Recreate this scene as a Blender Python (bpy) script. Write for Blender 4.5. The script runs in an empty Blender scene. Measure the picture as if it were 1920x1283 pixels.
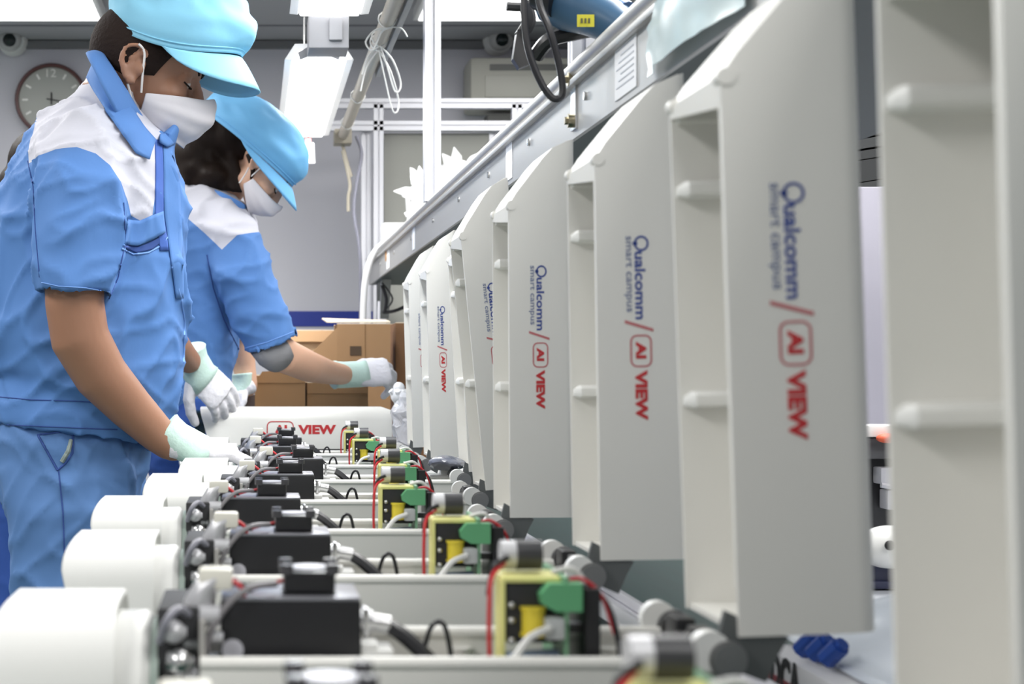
import bpy, bmesh, math, random
from math import sin, cos, pi, radians as R
from mathutils import Vector as V, Matrix, noise
from mathutils.bvhtree import BVHTree
random.seed(4)
SC = bpy.context.scene
COL = SC.collection
# ------------------------------------------------------------------ camera, world, lights, exposure
EZ = 1.136                       # eye height
FP = 2900.0                      # focal length in pixels of a 1920 wide frame
cam_d = bpy.data.cameras.new('camera'); cam = bpy.data.objects.new('camera', cam_d); COL.objects.link(cam)
cam.location = (0, 0, EZ); cam.rotation_euler = (R(90), 0, 0)
cam_d.sensor_width = 36; cam_d.lens = FP/1920*36
cam_d.shift_x = (960-474)/1920; cam_d.shift_y = (690-641.5)/1920
cam_d.clip_start = .05
cam_d.dof.use_dof = True; cam_d.dof.focus_distance = 2.55; cam_d.dof.aperture_fstop = 8.5
SC.camera = cam
w = bpy.data.worlds.new('world'); SC.world = w; w.use_nodes = True
w.node_tree.nodes['Background'].inputs[0].default_value = (.94, .96, 1, 1)
w.node_tree.nodes['Background'].inputs[1].default_value = .30
SC.view_settings.view_transform = 'Standard'; SC.view_settings.look = 'None'
SC.view_settings.gamma = 1; SC.view_settings.exposure = .13; SC.view_settings.use_curve_mapping = False
def area(name, loc, sx, sy, power, col=(1, 1, 1), rot=(0, 0, 0)):
    l = bpy.data.lights.new(name, 'AREA'); l.shape = 'RECTANGLE'; l.size = sx; l.size_y = sy; l.energy = power; l.color = col
    o = bpy.data.objects.new(name, l); COL.objects.link(o); o.location = loc; o.rotation_euler = rot; return o
CEIL = 2.51
CP = [(-.90, 5.30), (.95, 5.30), (-1.3, 3.9), (1.2, 3.9), (-1.5, 2.0), (.9, 2.0), (-1.5, -.4), (1.0, -.4)]      # ceiling panel centres; after the first two, unseen panels added for fill light
for (x, y) in CP:
    if y < 5: area('added_panel_light', (x, y, CEIL-.06), .62, 1.1, 36 if y > 3 else 32, (1, .985, .96))  # fill light under each of the added, unseen panels
area('line_lamp_light', (.17, 2.65, EZ+.77), .12, 1.2, 9, (.97, .99, 1))
area('line_lamp_light', (.17, 4.6, EZ+.77), .12, 1.2, 9, (.97, .99, 1))

# ------------------------------------------------------------------ helpers
def P(px, py, d): return V(((px-474)*d/FP, d, EZ+(690-py)*d/FP))
MATS = {}
def mat(name, col, rough=.5, metal=0, bump=0, bscale=60, emis=0, trans=0, alpha=1, var=0, coat=0, sub=0, stretch=(1, 1, 1), spec=.5):
    if name in MATS: return MATS[name]
    m = bpy.data.materials.new(name); m.use_nodes = True; nt = m.node_tree; b = nt.nodes['Principled BSDF']
    b.inputs['Base Color'].default_value = (*col, 1); b.inputs['Roughness'].default_value = rough; b.inputs['Metallic'].default_value = metal
    b.inputs['Specular IOR Level'].default_value = spec
    if emis: b.inputs['Emission Color'].default_value = (*col, 1); b.inputs['Emission Strength'].default_value = emis
    b.inputs['Transmission Weight'].default_value = trans; b.inputs['Alpha'].default_value = alpha; b.inputs['Coat Weight'].default_value = coat
    if sub: b.inputs['Subsurface Weight'].default_value = sub; b.inputs['Subsurface Radius'].default_value = (.02, .008, .004)
    if bump or var:
        tc = nt.nodes.new('ShaderNodeTexCoord'); mp = nt.nodes.new('ShaderNodeMapping'); mp.inputs['Scale'].default_value = stretch
        n = nt.nodes.new('ShaderNodeTexNoise'); n.inputs['Scale'].default_value = bscale; n.inputs['Detail'].default_value = 4
        nt.links.new(tc.outputs['Object'], mp.inputs[0]); nt.links.new(mp.outputs[0], n.inputs['Vector'])
        if bump:
            bp = nt.nodes.new('ShaderNodeBump'); bp.inputs['Strength'].default_value = min(1, bump); bp.inputs['Distance'].default_value = .004
            nt.links.new(n.outputs['Fac'], bp.inputs['Height']); nt.links.new(bp.outputs[0], b.inputs['Normal'])
        if var:
            mx = nt.nodes.new('ShaderNodeMix'); mx.data_type = 'RGBA'
            mx.inputs['A'].default_value = (*[c*(1-var) for c in col], 1); mx.inputs['B'].default_value = (*[min(1, c*(1+var)) for c in col], 1)
            nt.links.new(n.outputs['Fac'], mx.inputs['Factor']); nt.links.new(mx.outputs['Result'], b.inputs['Base Color'])
    MATS[name] = m; return m
WHITE = mat('powder_white', (.80, .79, .75), .42, bump=.03, bscale=900)
HOODW = mat('powder_hood', (.80, .80, .775), .38)
BLACK = mat('black_module', (.010, .010, .012), .35)
BLACKM = mat('black_matt', (.02, .02, .022), .6)
GREYTOP = mat('anodised_top', (.30, .30, .33), .3, .6)
STEEL = mat('steel', (.62, .62, .62), .25, 1)
DSTEEL = mat('dark_steel', (.18, .19, .19), .4, .7)
SILVER = mat('silver_paint', (.55, .55, .57), .35, .4)
ALU = mat('aluminium', (.50, .495, .485), .42, .7, var=.06, bscale=8, stretch=(4, .3, 4))
ALUW = mat('aluminium_white', (.70, .70, .74), .4, .25)
WPLAS = mat('white_plastic', (.82, .82, .80), .35)
CREAM = mat('cream_plastic', (.72, .70, .62), .4)
RED = mat('red_wire', (.55, .02, .03), .4)
BWIRE = mat('black_wire', (.015, .015, .018), .35)
GWIRE = mat('grey_wire', (.20, .19, .20), .45)
WWIRE = mat('white_wire', (.75, .75, .73), .4)
YEL = mat('yellow_tape', (.80, .64, .05), .4)
PYEL = mat('pale_yellow_tape', (.78, .76, .28), .5)
GRN = mat('green_terminal', (.13, .42, .20), .4)
PCB = mat('green_board', (.20, .40, .24), .5)
BLUECAP = mat('blue_grey_capacitor', (.17, .22, .29), .3, .1)
LOGOB = mat('blue_ink', (.035, .07, .30), .5)
LOGOS = mat('slate_ink', (.15, .19, .34), .5)
LOGOR = mat('red_ink', (.55, .03, .035), .5)
LOGOP = mat('pale_red_ink', (.55, .16, .17), .5)
BELT = mat('green_belt', (.008, .042, .034), .34, var=.3, bscale=12, stretch=(6, .5, 1), spec=.15)
GLASS = mat('dark_glass', (.01, .018, .018), .08)
FILM = mat('clear_film', (.85, .88, .92), .15, trans=.0, alpha=.35)
def link(name, me, m, parent=None, smooth=False):
    o = bpy.data.objects.new(name, me); COL.objects.link(o)
    if m is not None:
        for mm in (m if isinstance(m, (list, tuple)) else [m]): me.materials.append(mm)
    if parent is not None: o.parent = parent
    if smooth:
        for p in me.polygons: p.use_smooth = True
    return o
def obj(name, bm, m, parent=None, smooth=None, angle=35):
    """link a bmesh as one mesh object; sharp edges stay sharp"""
    bmesh.ops.recalc_face_normals(bm, faces=bm.faces)
    if smooth is not False:
        for f in bm.faces: f.smooth = True
        if smooth is None:
            for e in bm.edges:
                if len(e.link_faces) == 2 and e.calc_face_angle(0) > R(angle): e.smooth = False
    me = bpy.data.meshes.new(name); bm.to_mesh(me); bm.free()
    return link(name, me, m, parent)
def world_obj(name, bm, m, parent, **k):
    bm.transform(Matrix.Translation(-root_loc(parent))); return obj(name, bm, m, parent, **k)
def root_loc(p):
    v = V((0, 0, 0))
    while p is not None: v += p.location; p = p.parent
    return v
def tag(o, label=None, cat=None, group=None, kind=None):
    for k, v in (('label', label), ('category', cat), ('group', group), ('kind', kind)):
        if v: o[k] = v
    return o
def thing(name, loc, label, cat, group=None):
    o = bpy.data.objects.new(name, None); COL.objects.link(o); o.location = loc; o.empty_display_size = .05
    return tag(o, label, cat, group)
def copy_tree(o, parent=None):
    c = o.copy(); COL.objects.link(c); c.parent = parent
    for ch in list(o.children):
        copy_tree(ch, c)
    return c
def box(bm, x0, x1, y0, y1, z0, z1, bev=0, mi=0):
    vs = [bm.verts.new((x, y, z)) for x in (x0, x1) for y in (y0, y1) for z in (z0, z1)]
    fs = [bm.faces.new([vs[i] for i in q]) for q in ((0, 1, 3, 2), (4, 6, 7, 5), (0, 4, 5, 1), (2, 3, 7, 6), (0, 2, 6, 4), (1, 5, 7, 3))]
    for f in fs: f.material_index = mi
    if bev:
        es = list({e for f in fs for e in f.edges})
        bmesh.ops.bevel(bm, geom=es, offset=bev, segments=2, affect='EDGES', profile=.6)
def frame_of(t, side):
    t = t.normalized(); v = side - t*side.dot(t)
    if v.length < 1e-4: v = V((1, 0, 0)) - t*t.x
    v.normalize(); return v.cross(t), v
def loft(bm, rings, n=20, side=(0, 1, 0), cap=True):
    """rings: (centre, a, b): b is the radius along side, a across it"""
    side = V(side); prev = None; N = len(rings); allr = []
    for i, (c, a, b) in enumerate(rings):
        c = V(c); t = V(rings[min(i+1, N-1)][0]) - V(rings[max(i-1, 0)][0]); u, v = frame_of(t, side)
        allr.append([bm.verts.new(c + u*(a*cos(2*pi*k/n)) + v*(b*sin(2*pi*k/n))) for k in range(n)])
    for r0, r1 in zip(allr, allr[1:]):
        for k in range(n): bm.faces.new((r0[k], r0[(k+1) % n], r1[(k+1) % n], r1[k]))
    if cap: bm.faces.new(allr[0][::-1]); bm.faces.new(allr[-1])
    return allr
def smooth_path(pts, sub=6):
    pts = [V(p) for p in pts]; out = []
    for i in range(len(pts)-1):
        p0, p1, p2, p3 = pts[max(i-1, 0)], pts[i], pts[i+1], pts[min(i+2, len(pts)-1)]
        for k in range(sub):
            t = k/sub
            out.append(.5*((2*p1)+(p2-p0)*t+(2*p0-5*p1+4*p2-p3)*t*t+(3*p1-p0-3*p2+p3)*t**3))
    out.append(pts[-1]); return out
def tube(bm, pts, r, n=8, sub=5):
    pp = smooth_path(pts, sub) if sub > 1 and len(pts) > 2 else [V(p) for p in pts]
    # parallel transport
    side = V((.13, .21, .97)); rings = []
    t0 = (pp[1]-pp[0]).normalized(); v = side - t0*side.dot(t0); v.normalize(); prev = None
    for i, c in enumerate(pp):
        t = (pp[min(i+1, len(pp)-1)]-pp[max(i-1, 0)]); t = t.normalized() if t.length > 1e-9 else t0
        v = v - t*v.dot(t); v.normalize(); u = v.cross(t)
        rr = r(i/(len(pp)-1)) if callable(r) else r
        ring = [bm.verts.new(c+u*(rr*cos(2*pi*k/n))+v*(rr*sin(2*pi*k/n))) for k in range(n)]
        if prev:
            for k in range(n): bm.faces.new((prev[k], prev[(k+1) % n], ring[(k+1) % n], ring[k]))
        else: bm.faces.new(ring[::-1])
        prev = ring
    bm.faces.new(prev)
def wires(name, m, par, lst, n=7):
    for pts, r in lst:
        b = bmesh.new(); tube(b, pts, r, n); obj(name, b, m, par)
def cyl(bm, p0, p1, r, n=20, r2=None):
    p0, p1 = V(p0), V(p1); r2 = r if r2 is None else r2; u, v = frame_of(p1-p0, V((.3, .4, .87)))
    A = [bm.verts.new(p0+u*(r*cos(2*pi*k/n))+v*(r*sin(2*pi*k/n))) for k in range(n)]
    B = [bm.verts.new(p1+u*(r2*cos(2*pi*k/n))+v*(r2*sin(2*pi*k/n))) for k in range(n)]
    for k in range(n): bm.faces.new((A[k], A[(k+1) % n], B[(k+1) % n], B[k]))
    bm.faces.new(A[::-1]); bm.faces.new(B)
def ball(bm, c, rx, ry=None, rz=None, mtx=None, seg=20):
    ry = rx if ry is None else ry; rz = rx if rz is None else rz
    r = bmesh.ops.create_uvsphere(bm, u_segments=seg, v_segments=seg//2+2, radius=1)
    M = Matrix.Translation(V(c)) @ Matrix.Diagonal((rx, ry, rz, 1))
    if mtx: M = mtx @ M
    bmesh.ops.transform(bm, matrix=M, verts=r['verts'])
def rrect(y0, y1, z0, z1, r, n=5):
    pts = []
    for (cy, cz, a0) in ((y1-r, z1-r, 0), (y0+r, z1-r, 90), (y0+r, z0+r, 180), (y1-r, z0+r, 270)):
        for k in range(n+1):
            a = R(a0+90*k/n); pts.append((cy+r*cos(a), cz+r*sin(a)))
    return pts
def sections(bm, secs, cap=True, closed=True):
    """secs: list of lists of 3D points, bridged"""
    prev = None; first = None; n = len(secs[0])
    for s in secs:
        cur = [bm.verts.new(p) for p in s]
        if prev:
            for k in range(n if closed else n-1): bm.faces.new((prev[k], prev[(k+1) % n], cur[(k+1) % n], cur[k]))
        else: first = cur
        prev = cur
    if cap: bm.faces.new(first[::-1]); bm.faces.new(prev)
def evaluated(bm, mods):
    """run modifiers over a bmesh and give back a bmesh"""
    me = bpy.data.meshes.new('t'); bm.to_mesh(me); bm.free(); o = bpy.data.objects.new('t', me); COL.objects.link(o)
    for typ, kw in mods:
        m = o.modifiers.new('m', typ)
        for k, v in kw.items(): setattr(m, k, v)
    bpy.context.view_layer.update(); dg = bpy.context.evaluated_depsgraph_get()
    me2 = bpy.data.meshes.new_from_object(o.evaluated_get(dg)); out = bmesh.new(); out.from_mesh(me2)
    bpy.data.objects.remove(o); bpy.data.meshes.remove(me); bpy.data.meshes.remove(me2); return out
def remesh(bm, vox, it=4, fac=.5):
    return evaluated(bm, [('REMESH', dict(mode='VOXEL', voxel_size=vox, use_smooth_shade=True)), ('SMOOTH', dict(factor=fac, iterations=it))])
def text_mesh(txt, size, ext=.0004, bold=0, shear=0, spacing=1):
    c = bpy.data.curves.new('t', 'FONT'); c.body = txt; c.size = size; c.extrude = ext; c.offset = bold; c.shear = shear; c.space_character = spacing; c.resolution_u = 3
    o = bpy.data.objects.new('t', c); COL.objects.link(o); bpy.context.view_layer.update()
    me = bpy.data.meshes.new_from_object(o.evaluated_get(bpy.context.evaluated_depsgraph_get()))
    bm = bmesh.new(); bm.from_mesh(me); bpy.data.objects.remove(o); bpy.data.curves.remove(c); bpy.data.meshes.remove(me)
    return bm
def fit(bm, x0, x1, y0, y1):
    """scale flat text so that its box becomes x0..x1, y0..y1"""
    xs = [v.co.x for v in bm.verts]; ys = [v.co.y for v in bm.verts]; a, b, c, d = min(xs), max(xs), min(ys), max(ys)
    for v in bm.verts: v.co.x = x0+(v.co.x-a)/(b-a)*(x1-x0); v.co.y = y0+(v.co.y-c)/(d-c)*(y1-y0)
    return bm
def merge(dst, src, M=None):
    me = bpy.data.meshes.new('t'); src.to_mesh(me); src.free()
    if M is not None: me.transform(M)
    dst.from_mesh(me); bpy.data.meshes.remove(me)
def fbm(p, s): return noise.noise(p*s)

# ------------------------------------------------------------------ the room
WALLM = mat('wall_paint', (.66, .65, .71), .8, var=.03, bscale=3)
CEILM = mat('ceiling_tile', (.42, .42, .44), .8)
def struct(name, bm, m, **k): return tag(obj(name, bm, m, **k), kind='structure')
WY = 6.5
b = bmesh.new(); box(b, -3.6, 3.8, WY, WY+.12, 0, CEIL); struct('wall_back', b, WALLM)
b = bmesh.new(); box(b, -3.6, 3.8, -2.5, WY+.12, -.06, 0); struct('floor', b, mat('floor_vinyl', (.20, .26, .23), .35, var=.06, bscale=5))
b = bmesh.new(); box(b, -3.6, 3.8, 1.2, WY+.12, CEIL, CEIL+.06)
struct('ceiling', b, CEILM)
b = bmesh.new()
for x in (-2.4, -1.2, -.05, .55, 1.75, 3): box(b, x-.008, x+.008, 1.2, WY, CEIL-.004, CEIL)
for y in (2, 3.2, 4.4, 5.0, 5.45, 6.2): box(b, -3.6, 3.8, y-.008, y+.008, CEIL-.004, CEIL)
struct('trim_1', b, mat('ceiling_grid', (.22, .22, .24), .6))
b = bmesh.new(); box(b, -3.6, 3.8, WY-.03, WY, CEIL-.035, CEIL-.005); struct('trim_2', b, mat('wall_edge', (.20, .20, .21), .6))
b = bmesh.new(); box(b, -3.6, .64, WY-.006, WY, 1.310, 1.374); struct('trim_3', b, mat('blue_stripe', (.012, .035, .32), .5))
PANELM = mat('lamp_panel', (1, 1, 1), .5, emis=2.2)
def ceil_panel(x, y, lab):
    t = thing('ceiling_light', (x, y, CEIL-.05), lab, 'ceiling light', 'ceiling light panels')
    b = bmesh.new(); box(b, -.34, .34, -.6, .6, 0, .048, .006); obj('housing', b, WPLAS, t)
    b = bmesh.new(); box(b, -.32, .32, -.58, .58, -.004, .002); obj('diffuser', b, PANELM, t)
for (x, y), lab in zip(CP, ('bright ceiling light panel at the top left above the clock', 'bright ceiling light panel at the top behind the white upright post',
                            'added unseen ceiling light panel above the left side of the far room', 'added unseen ceiling light panel above the far right of the shelf', 'added unseen ceiling light panel above the man in the pale cap', 'added unseen ceiling light panel over the right of the line', 'added unseen ceiling light panel to the left behind the camera', 'added unseen ceiling light panel to the right behind the camera')):
    if y > 5 or True: ceil_panel(x, y, lab)
# wall clock
ck = P(97, 188, WY-.03)
t = thing('wall_clock', ck, 'round wall clock with dark red brown rim and grey face', 'clock')
b = bmesh.new(); N = 48
rings = [(.150, 0), (.152, -.02), (.146, -.03), (.137, -.028), (.135, -.012)]
sections(b, [[(r*cos(2*pi*k/N), yy, r*sin(2*pi*k/N)) for k in range(N)] for r, yy in rings], cap=False); obj('rim', b, mat('clock_rim', (.09, .02, .018), .3), t)
b = bmesh.new(); cyl(b, (0, .02, 0), (0, -.012, 0), .137, 48); obj('face', b, mat('clock_face', (.36, .37, .34), .35), t)
b = bmesh.new()
for k in range(1, 12):
    a = R(90-30*k); q = bmesh.new(); box(q, -.004, .004, -.0135, -.0125, .098, .122); q.transform(Matrix.Rotation(R(30*k), 4, 'Y')); obj('hour_mark', q, mat('clock_num', (.9, .9, .86), .4), t)
q = fit(text_mesh('12', .04), -.02, .02, .095, .128); merge(b, q, Matrix.Translation((0, -.013, 0)) @ Matrix.Rotation(R(90), 4, 'X'))
obj('numerals', b, mat('clock_num', (.9, .9, .86), .4), t)
b = bmesh.new(); box(b, -.002, .004, -.018, -.016, -.02, .03); 
q = bmesh.new(); box(q, -.002, .002, -.020, -.0185, -.02, .09); merge(b, q, Matrix.Rotation(R(100), 4, 'Y')); obj('hands', b, BLACKM, t)
# ceiling-corner dome cameras
def dome(px, py, lab):
    c = P(px, py, WY-.10); t = thing('dome_camera', c, lab, 'security camera', 'wall dome cameras')
    b = bmesh.new(); loft(b, [((0, .09, .01), .062, .062), ((0, .05, .01), .062, .062), ((0, .02, .008), .055, .055)], 28, side=(0, 0, 1)); obj('mount', b, WPLAS, t)
    b = bmesh.new(); ball(b, (0, 0, 0), .047); obj('eyeball', b, mat('dome_grey', (.5, .5, .49), .4), t)
    b = bmesh.new(); ball(b, (.002, -.028, -.006), .029); obj('lens', b, GLASS, t)
dome(19, 75, 'small white dome camera at the top left above the clock')
dome(938, 74, 'small white dome camera on the wall above the air conditioner')
# air conditioner
c = P(957, 150, WY-.12)
t = thing('air_conditioner', c, 'cream wall air conditioner with a dark outlet slot behind the silver frame', 'air conditioner')
b = bmesh.new(); box(b, -.18, .55, -.10, .118, -.13, .075, .02); obj('casing', b, mat('ac_cream', (.50, .49, .43), .5), t)
b = bmesh.new(); box(b, -.12, .54, -.106, -.09, -.09, .0, .004); obj('front_panel', b, mat('ac_cream2', (.54, .53, .47), .45), t)
b = bmesh.new(); box(b, -.10, .50, -.104, -.08, .02, .045); obj('air_intake', b, mat('ac_slot', (.16, .16, .15), .5), t)
b = bmesh.new(); box(b, -.10, .30, -.04, .06, -.175, -.15); obj('drip_tray', b, mat('ac_slot2', (.09, .09, .085), .5), t)

# ------------------------------------------------------------------ conveyor line
bz = EZ-.285
t = thing('conveyor', (0, 0, 0), 'long conveyor with glossy dark green belt and aluminium edge under the housings', 'conveyor belt')
b = bmesh.new(); box(b, -.09, .70, .2, 3.83, bz-.03, bz, .004); obj('belt', b, BELT, t)
b = bmesh.new(); box(b, -.13, -.09, .2, 3.83, bz-.11, bz+.003, .004); obj('side_rail', b, ALU, t); b = bmesh.new(); box(b, .70, .74, .2, 3.83, bz-.11, bz+.01, .004); obj('side_rail', b, ALU, t)
for (x, y) in ((-.11, .5), (-.11, 3.75), (.72, .5), (.72, 3.75)):
    b = bmesh.new(); box(b, x-.02, x+.02, y-.02, y+.02, 0, bz-.11, .002); obj('leg', b, ALUW, t)
t = thing('guide_rail', (0, 0, 0), 'bare aluminium guide rail running along the green belt behind the housings', 'guide rail')
b = bmesh.new()
box(b, .372, .379, .95, 3.82, bz+.026, bz+.040, .001); box(b, .400, .407, .95, 3.82, bz+.030, bz+.040, .001); box(b, .372, .412, .95, 3.82, bz+.018, bz+.028, .001)
obj('channel', b, ALUW, t)
b = bmesh.new()
for k in range(7):
    b = bmesh.new(); y = 1.1+k*.4; cyl(b, (.397, y, bz), (.397, y, bz+.02), .006, 10); obj('standoff', b, DSTEEL, t)

# ------------------------------------------------------------------ the camera housings
TOP = [(0, .352), (.010, .367), (.042, .405), (.054, .417), (.082, .428)]
def build_lid(parent):
    b = bmesh.new(); r = .013; W = .12; D = .082; th = .003
    def upath(o):      # o = inset
        pts = [(0, o)]
        for k in range(6): a = R(-90+18*k); pts.append((D-r+(r-o)*cos(a), r+(r-o)*sin(a)))
        for k in range(6): a = R(18*k); pts.append((D-r+(r-o)*cos(a), W-r+(r-o)*sin(a)))
        pts.append((0, W-o)); return pts
    prof = upath(0)+upath(th)[::-1]
    sections(b, [[(x, y, z) for x, y in prof] for z in (0, .436)])
    # rounded lower near corner and sloping front end
    for (x0, z0), (x1, z1) in zip(TOP, TOP[1:]):
        d = V((x1-x0, 0, z1-z0)); n = V((-d.z, 0, d.x)).normalized()
        g = b.verts[:]+b.edges[:]+b.faces[:]
        rr = bmesh.ops.bisect_plane(b, geom=g, plane_co=(x0, 0, z0), plane_no=n, clear_outer=True)
        es = [e for e in rr['geom_cut'] if isinstance(e, bmesh.types.BMEdge)]
        bmesh.ops.holes_fill(b, edges=es)
    # front end plate follows the slope
    secs = [[(x-e, y, z) for (y) in (.001+e*3, W-.001-e*3)]+[(x+.0035-e*2, y, z-.0025) for y in (W-.001-e*3, .001+e*3)] for (x, z), e in zip(TOP, (0, 0, 0, 0, .004))]
    sections(b, secs)
    box(b, .003, .078, W-.014, W-.003, .340, .350, .001)      # lip
    box(b, .002, D-.004, .003, W-.003, 0, .004)          # bottom end
    sections(b, [[(x, y, z) for y, z in ((.001, .353), (W-.001, .353), (W-.001, .344), (.001, .333))] for x in (0, .003)])
    cyl(b, (.003, -.0015, .352), (.003, .010, .352), .0055, 14)
    cyl(b, (.003, W-.010, .352), (.003, W+.001, .352), .0055, 14)
    box(b, 0, .006, .003, .007, .03, .335, .001)
    lid = obj('lid', b, WHITE, parent)
    lid.location = (.306, 0, .116)
    for z, x0, x1 in ((.293, .002, .078), (.146, .002, .078), (.006, .055, .078)):
        b = bmesh.new()
        pr = [(-.015, 0), (-.0145, .0035), (-.011, .006), (0, .0065), (0, -.006), (-.011, -.0055), (-.0145, -.0035)]
        sections(b, [[(x0, W-th+y*.3, z+zz*.5-.001) for y, zz in pr], [(x0+.005, W-th+y, z+zz) for y, zz in pr], [(x1, W-th+y, z+zz) for y, zz in pr]])
        obj('rib', b, HOODW, lid)
    for z in (.19, .095):
        b = bmesh.new(); cyl(b, (.0, W-th, z), (.0, W-th-.001, z), .001, 6); 
        b.free(); b = bmesh.new(); box(b, .060, .074, W-.016, W-th, z-.004, z+.002, .0015); obj('boss', b, WHITE, lid)
    # lettering, reading downwards on the near side (text x -> -z, text y -> +x)
    M = Matrix(((0, 1, 0, .005), (0, 0, -1, -.0002), (-1, 0, 0, 0), (0, 0, 0, 1)))
    def put(bm, m, name='lettering'): bm.transform(M); obj(name, bm, m, lid, smooth=False)
    q = bmesh.new()                                   # the Q: ring with a dot, then the word
    merge(q, fit(text_mesh('ualcomm', .02, bold=.0004), -.2705, -.2110, .0285, .0378))
    for k in range(28):
        a0, a1 = 2*pi*k/28, 2*pi*(k+1)/28
        vs = [q.verts.new((-.2775+rx*cos(a), .0345+rx*.95*sin(a), .0004)) for rx, a in ((.0068, a0), (.0068, a1), (.0050, a1), (.0050, a0))]; q.faces.new(vs)
    cyl(q, (-.2775, .0290, 0), (-.2775, .0290, .0004), .0022, 10)
    put(q, LOGOB)
    put(fit(text_mesh('smart campus', .01), -.284, -.2175, .0190, .0262), LOGOS)
    q = bmesh.new(); vs = [q.verts.new(p) for p in ((-.2105, .0190, .0003), (-.2078, .0190, .0003), (-.2000, .0440, .0003), (-.2027, .0440, .0003))]; q.faces.new(vs); put(q, LOGOP, 'slash_mark')
    q = bmesh.new(); o = rrect(-.1975, -.1690, .0235, .0425, .006, 5); i = rrect(-.1960, -.1705, .0250, .0410, .0045, 5)
    A = [q.verts.new((x, y, .0003)) for x, y in o]; B = [q.verts.new((x, y, .0003)) for x, y in i]
    for k in range(len(A)): q.faces.new((A[k], A[(k+1) % len(A)], B[(k+1) % len(A)], B[k]))
    put(q, LOGOP, 'rounded_frame')
    q = fit(text_mesh('AI', .01, bold=.0005), -.1915, -.1765, .0285, .0375)
    merge(q, fit(text_mesh('VIEW', .01, bold=.0005), -.1665, -.1225, .0275, .0382)); put(q, LOGOR)
    b = bmesh.new(); sections(b, [[(x, y, z) for x, z in ((-.006, .016), (.030, -.002), (.024, -.012), (.016, -.030), (-.006, -.020), (-.012, -.004))] for y in (.004, .010)]); obj('hinge_plate', b, DSTEEL, lid)
    return lid
def build_housing():
    t = thing('camera_housing', (0, 0, 0), 'x', 'security camera', 'open camera housings in a row on the belt')
    def part(name, bm, m, par=t, **k): return obj(name, bm, m, par, **k)
    # trough body
    b = bmesh.new(); x0, x1 = -.032, .298; W = .12
    outer = [(0, .099), (0, .03), (.004, .018), (.012, .010), (.024, .006), (W-.024, .006), (W-.012, .010), (W-.004, .018), (W, .03), (W, .099)]
    inner = [(W-.004, .099), (W-.004, .03), (W-.012, .016), (.012, .016), (.004, .03), (.004, .099)]
    sections(b, [[(x, y, z) for y, z in outer+inner] for x in (x0, x1)])
    box(b, x1-.003, x1, .003, W-.003, .012, .094)
    for y in (.001, W-.001):
        cyl(b, (x0, y+(.0015 if y < .05 else -.0015), .099), (x1, y+(.0015 if y < .05 else -.0015), .099), .0045, 10)
    part('trough', b, WHITE)
    for x in (.060, .147, .250):
        b = bmesh.new(); cyl(b, (x, W-.009, .03), (x, W-.009, .088), .007, 14); cyl(b, (x, W-.009, .088), (x, W-.009, .090), .0075, 14); part('screw_post', b, WHITE)
    # sun hood
    b = bmesh.new()
    def hood(inset, cx, xr):
        out = []
        for (y, z) in rrect(-.006+inset, .126-inset, .030+inset, .134-inset, .040-inset, 8):
            out.append((y, z))
        return out
    def xl(y, z): return -.165 + max(0, (.108-z))*.22 + max(0, z-.112)**2*14
    o = hood(0, 0, 0); i = hood(.003, 0, 0)
    sections(b, [[(-.086, y, z) for y, z in i], [(-.086, y, z) for y, z in o], [(-.120, y, z) for y, z in o], [(xl(y, z), y, z) for y, z in o], [(xl(y, z)-.002, y+(.06-y)*.03, z+(.08-z)*.03) for y, z in i], [(xl(y, z)+.03, y, z) for y, z in i], [(-.09, y, z) for y, z in i]], cap=False)
    part('sun_hood', b, HOODW)
    b = bmesh.new(); s = [(-.092, .004), (-.088, 0), (-.070, 0), (-.066, .003), (-.064, .006)]
    sections(b, [[(x, y, z) for y, z in rrect(.002+q, .118-q, .016+q, .122-q, .048-q, 7)] for x, q in s]); part('front_bezel', b, HOODW)
    b = bmesh.new(); sections(b, [[(x, y, z) for y, z in rrect(.006, .114, .02, .118, .044, 7)] for x in (-.064, -.059)]); part('gasket', b, mat('gasket_green', (.33, .40, .36), .5))
    b = bmesh.new(); box(b, -.093, -.0915, .03, .09, .04, .10); part('front_glass', b, GLASS)
    # lens and lamp mechanism
    b = bmesh.new(); sections(b, [[(x, y, z) for y, z in rrect(.010, .110, .024, .112, .04, 6)] for x in (-.059, -.052)]); brd = part('lamp_board', b, BLACKM)
    for (x, y, z, r, m) in ((-.050, .008, .118, .0075, SILVER), (-.046, .004, .100, .0085, STEEL), (-.046, .002, .086, .0065, STEEL), (-.048, .004, .072, .0090, STEEL), (-.046, .004, .054, .0070, STEEL), (-.044, .010, .036, .0070, DSTEEL), (-.036, .016, .108, .005, DSTEEL), (-.037, .010, .090, .006, SILVER), (-.034, .012, .064, .005, STEEL)):
        b = bmesh.new(); cyl(b, (x-.007, y, z), (x+.001, y, z), r*.8, 14); ball(b, (x+.001, y, z), r, seg=14); cyl(b, (x+.002, y, z), (x+.002+r*.95, y, z), r*.45, 10); obj('standoff', b, m, brd)
    b = bmesh.new(); box(b, -.060, -.033, .014, .10, .012, .132, .002); obj('carrier', b, BLACKM, brd)
    b = bmesh.new(); tube(b, [(-.058, .006, .112), (-.053, -.002, .126), (-.046, .004, .133), (-.040, .014, .128)], .0028, 7); obj('gasket_lip', b, mat('lip_grey', (.24, .24, .28), .4), brd)
    b = bmesh.new(); box(b, -.062, -.054, -.001, .004, .060, .066, .001); obj('black_tab', b, BLACK, brd)
    b = bmesh.new(); box(b, -.033, -.029, .006, .030, .02, .125, .001); obj('upright_plate', b, mat('plate_grey', (.36, .35, .33), .5, .2), brd)
    b = bmesh.new(); cyl(b, (-.05, .06, .075), (-.028, .06, .075), .030, 24); cyl(b, (-.028, .06, .075), (-.020, .06, .075), .020, 24)
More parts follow.
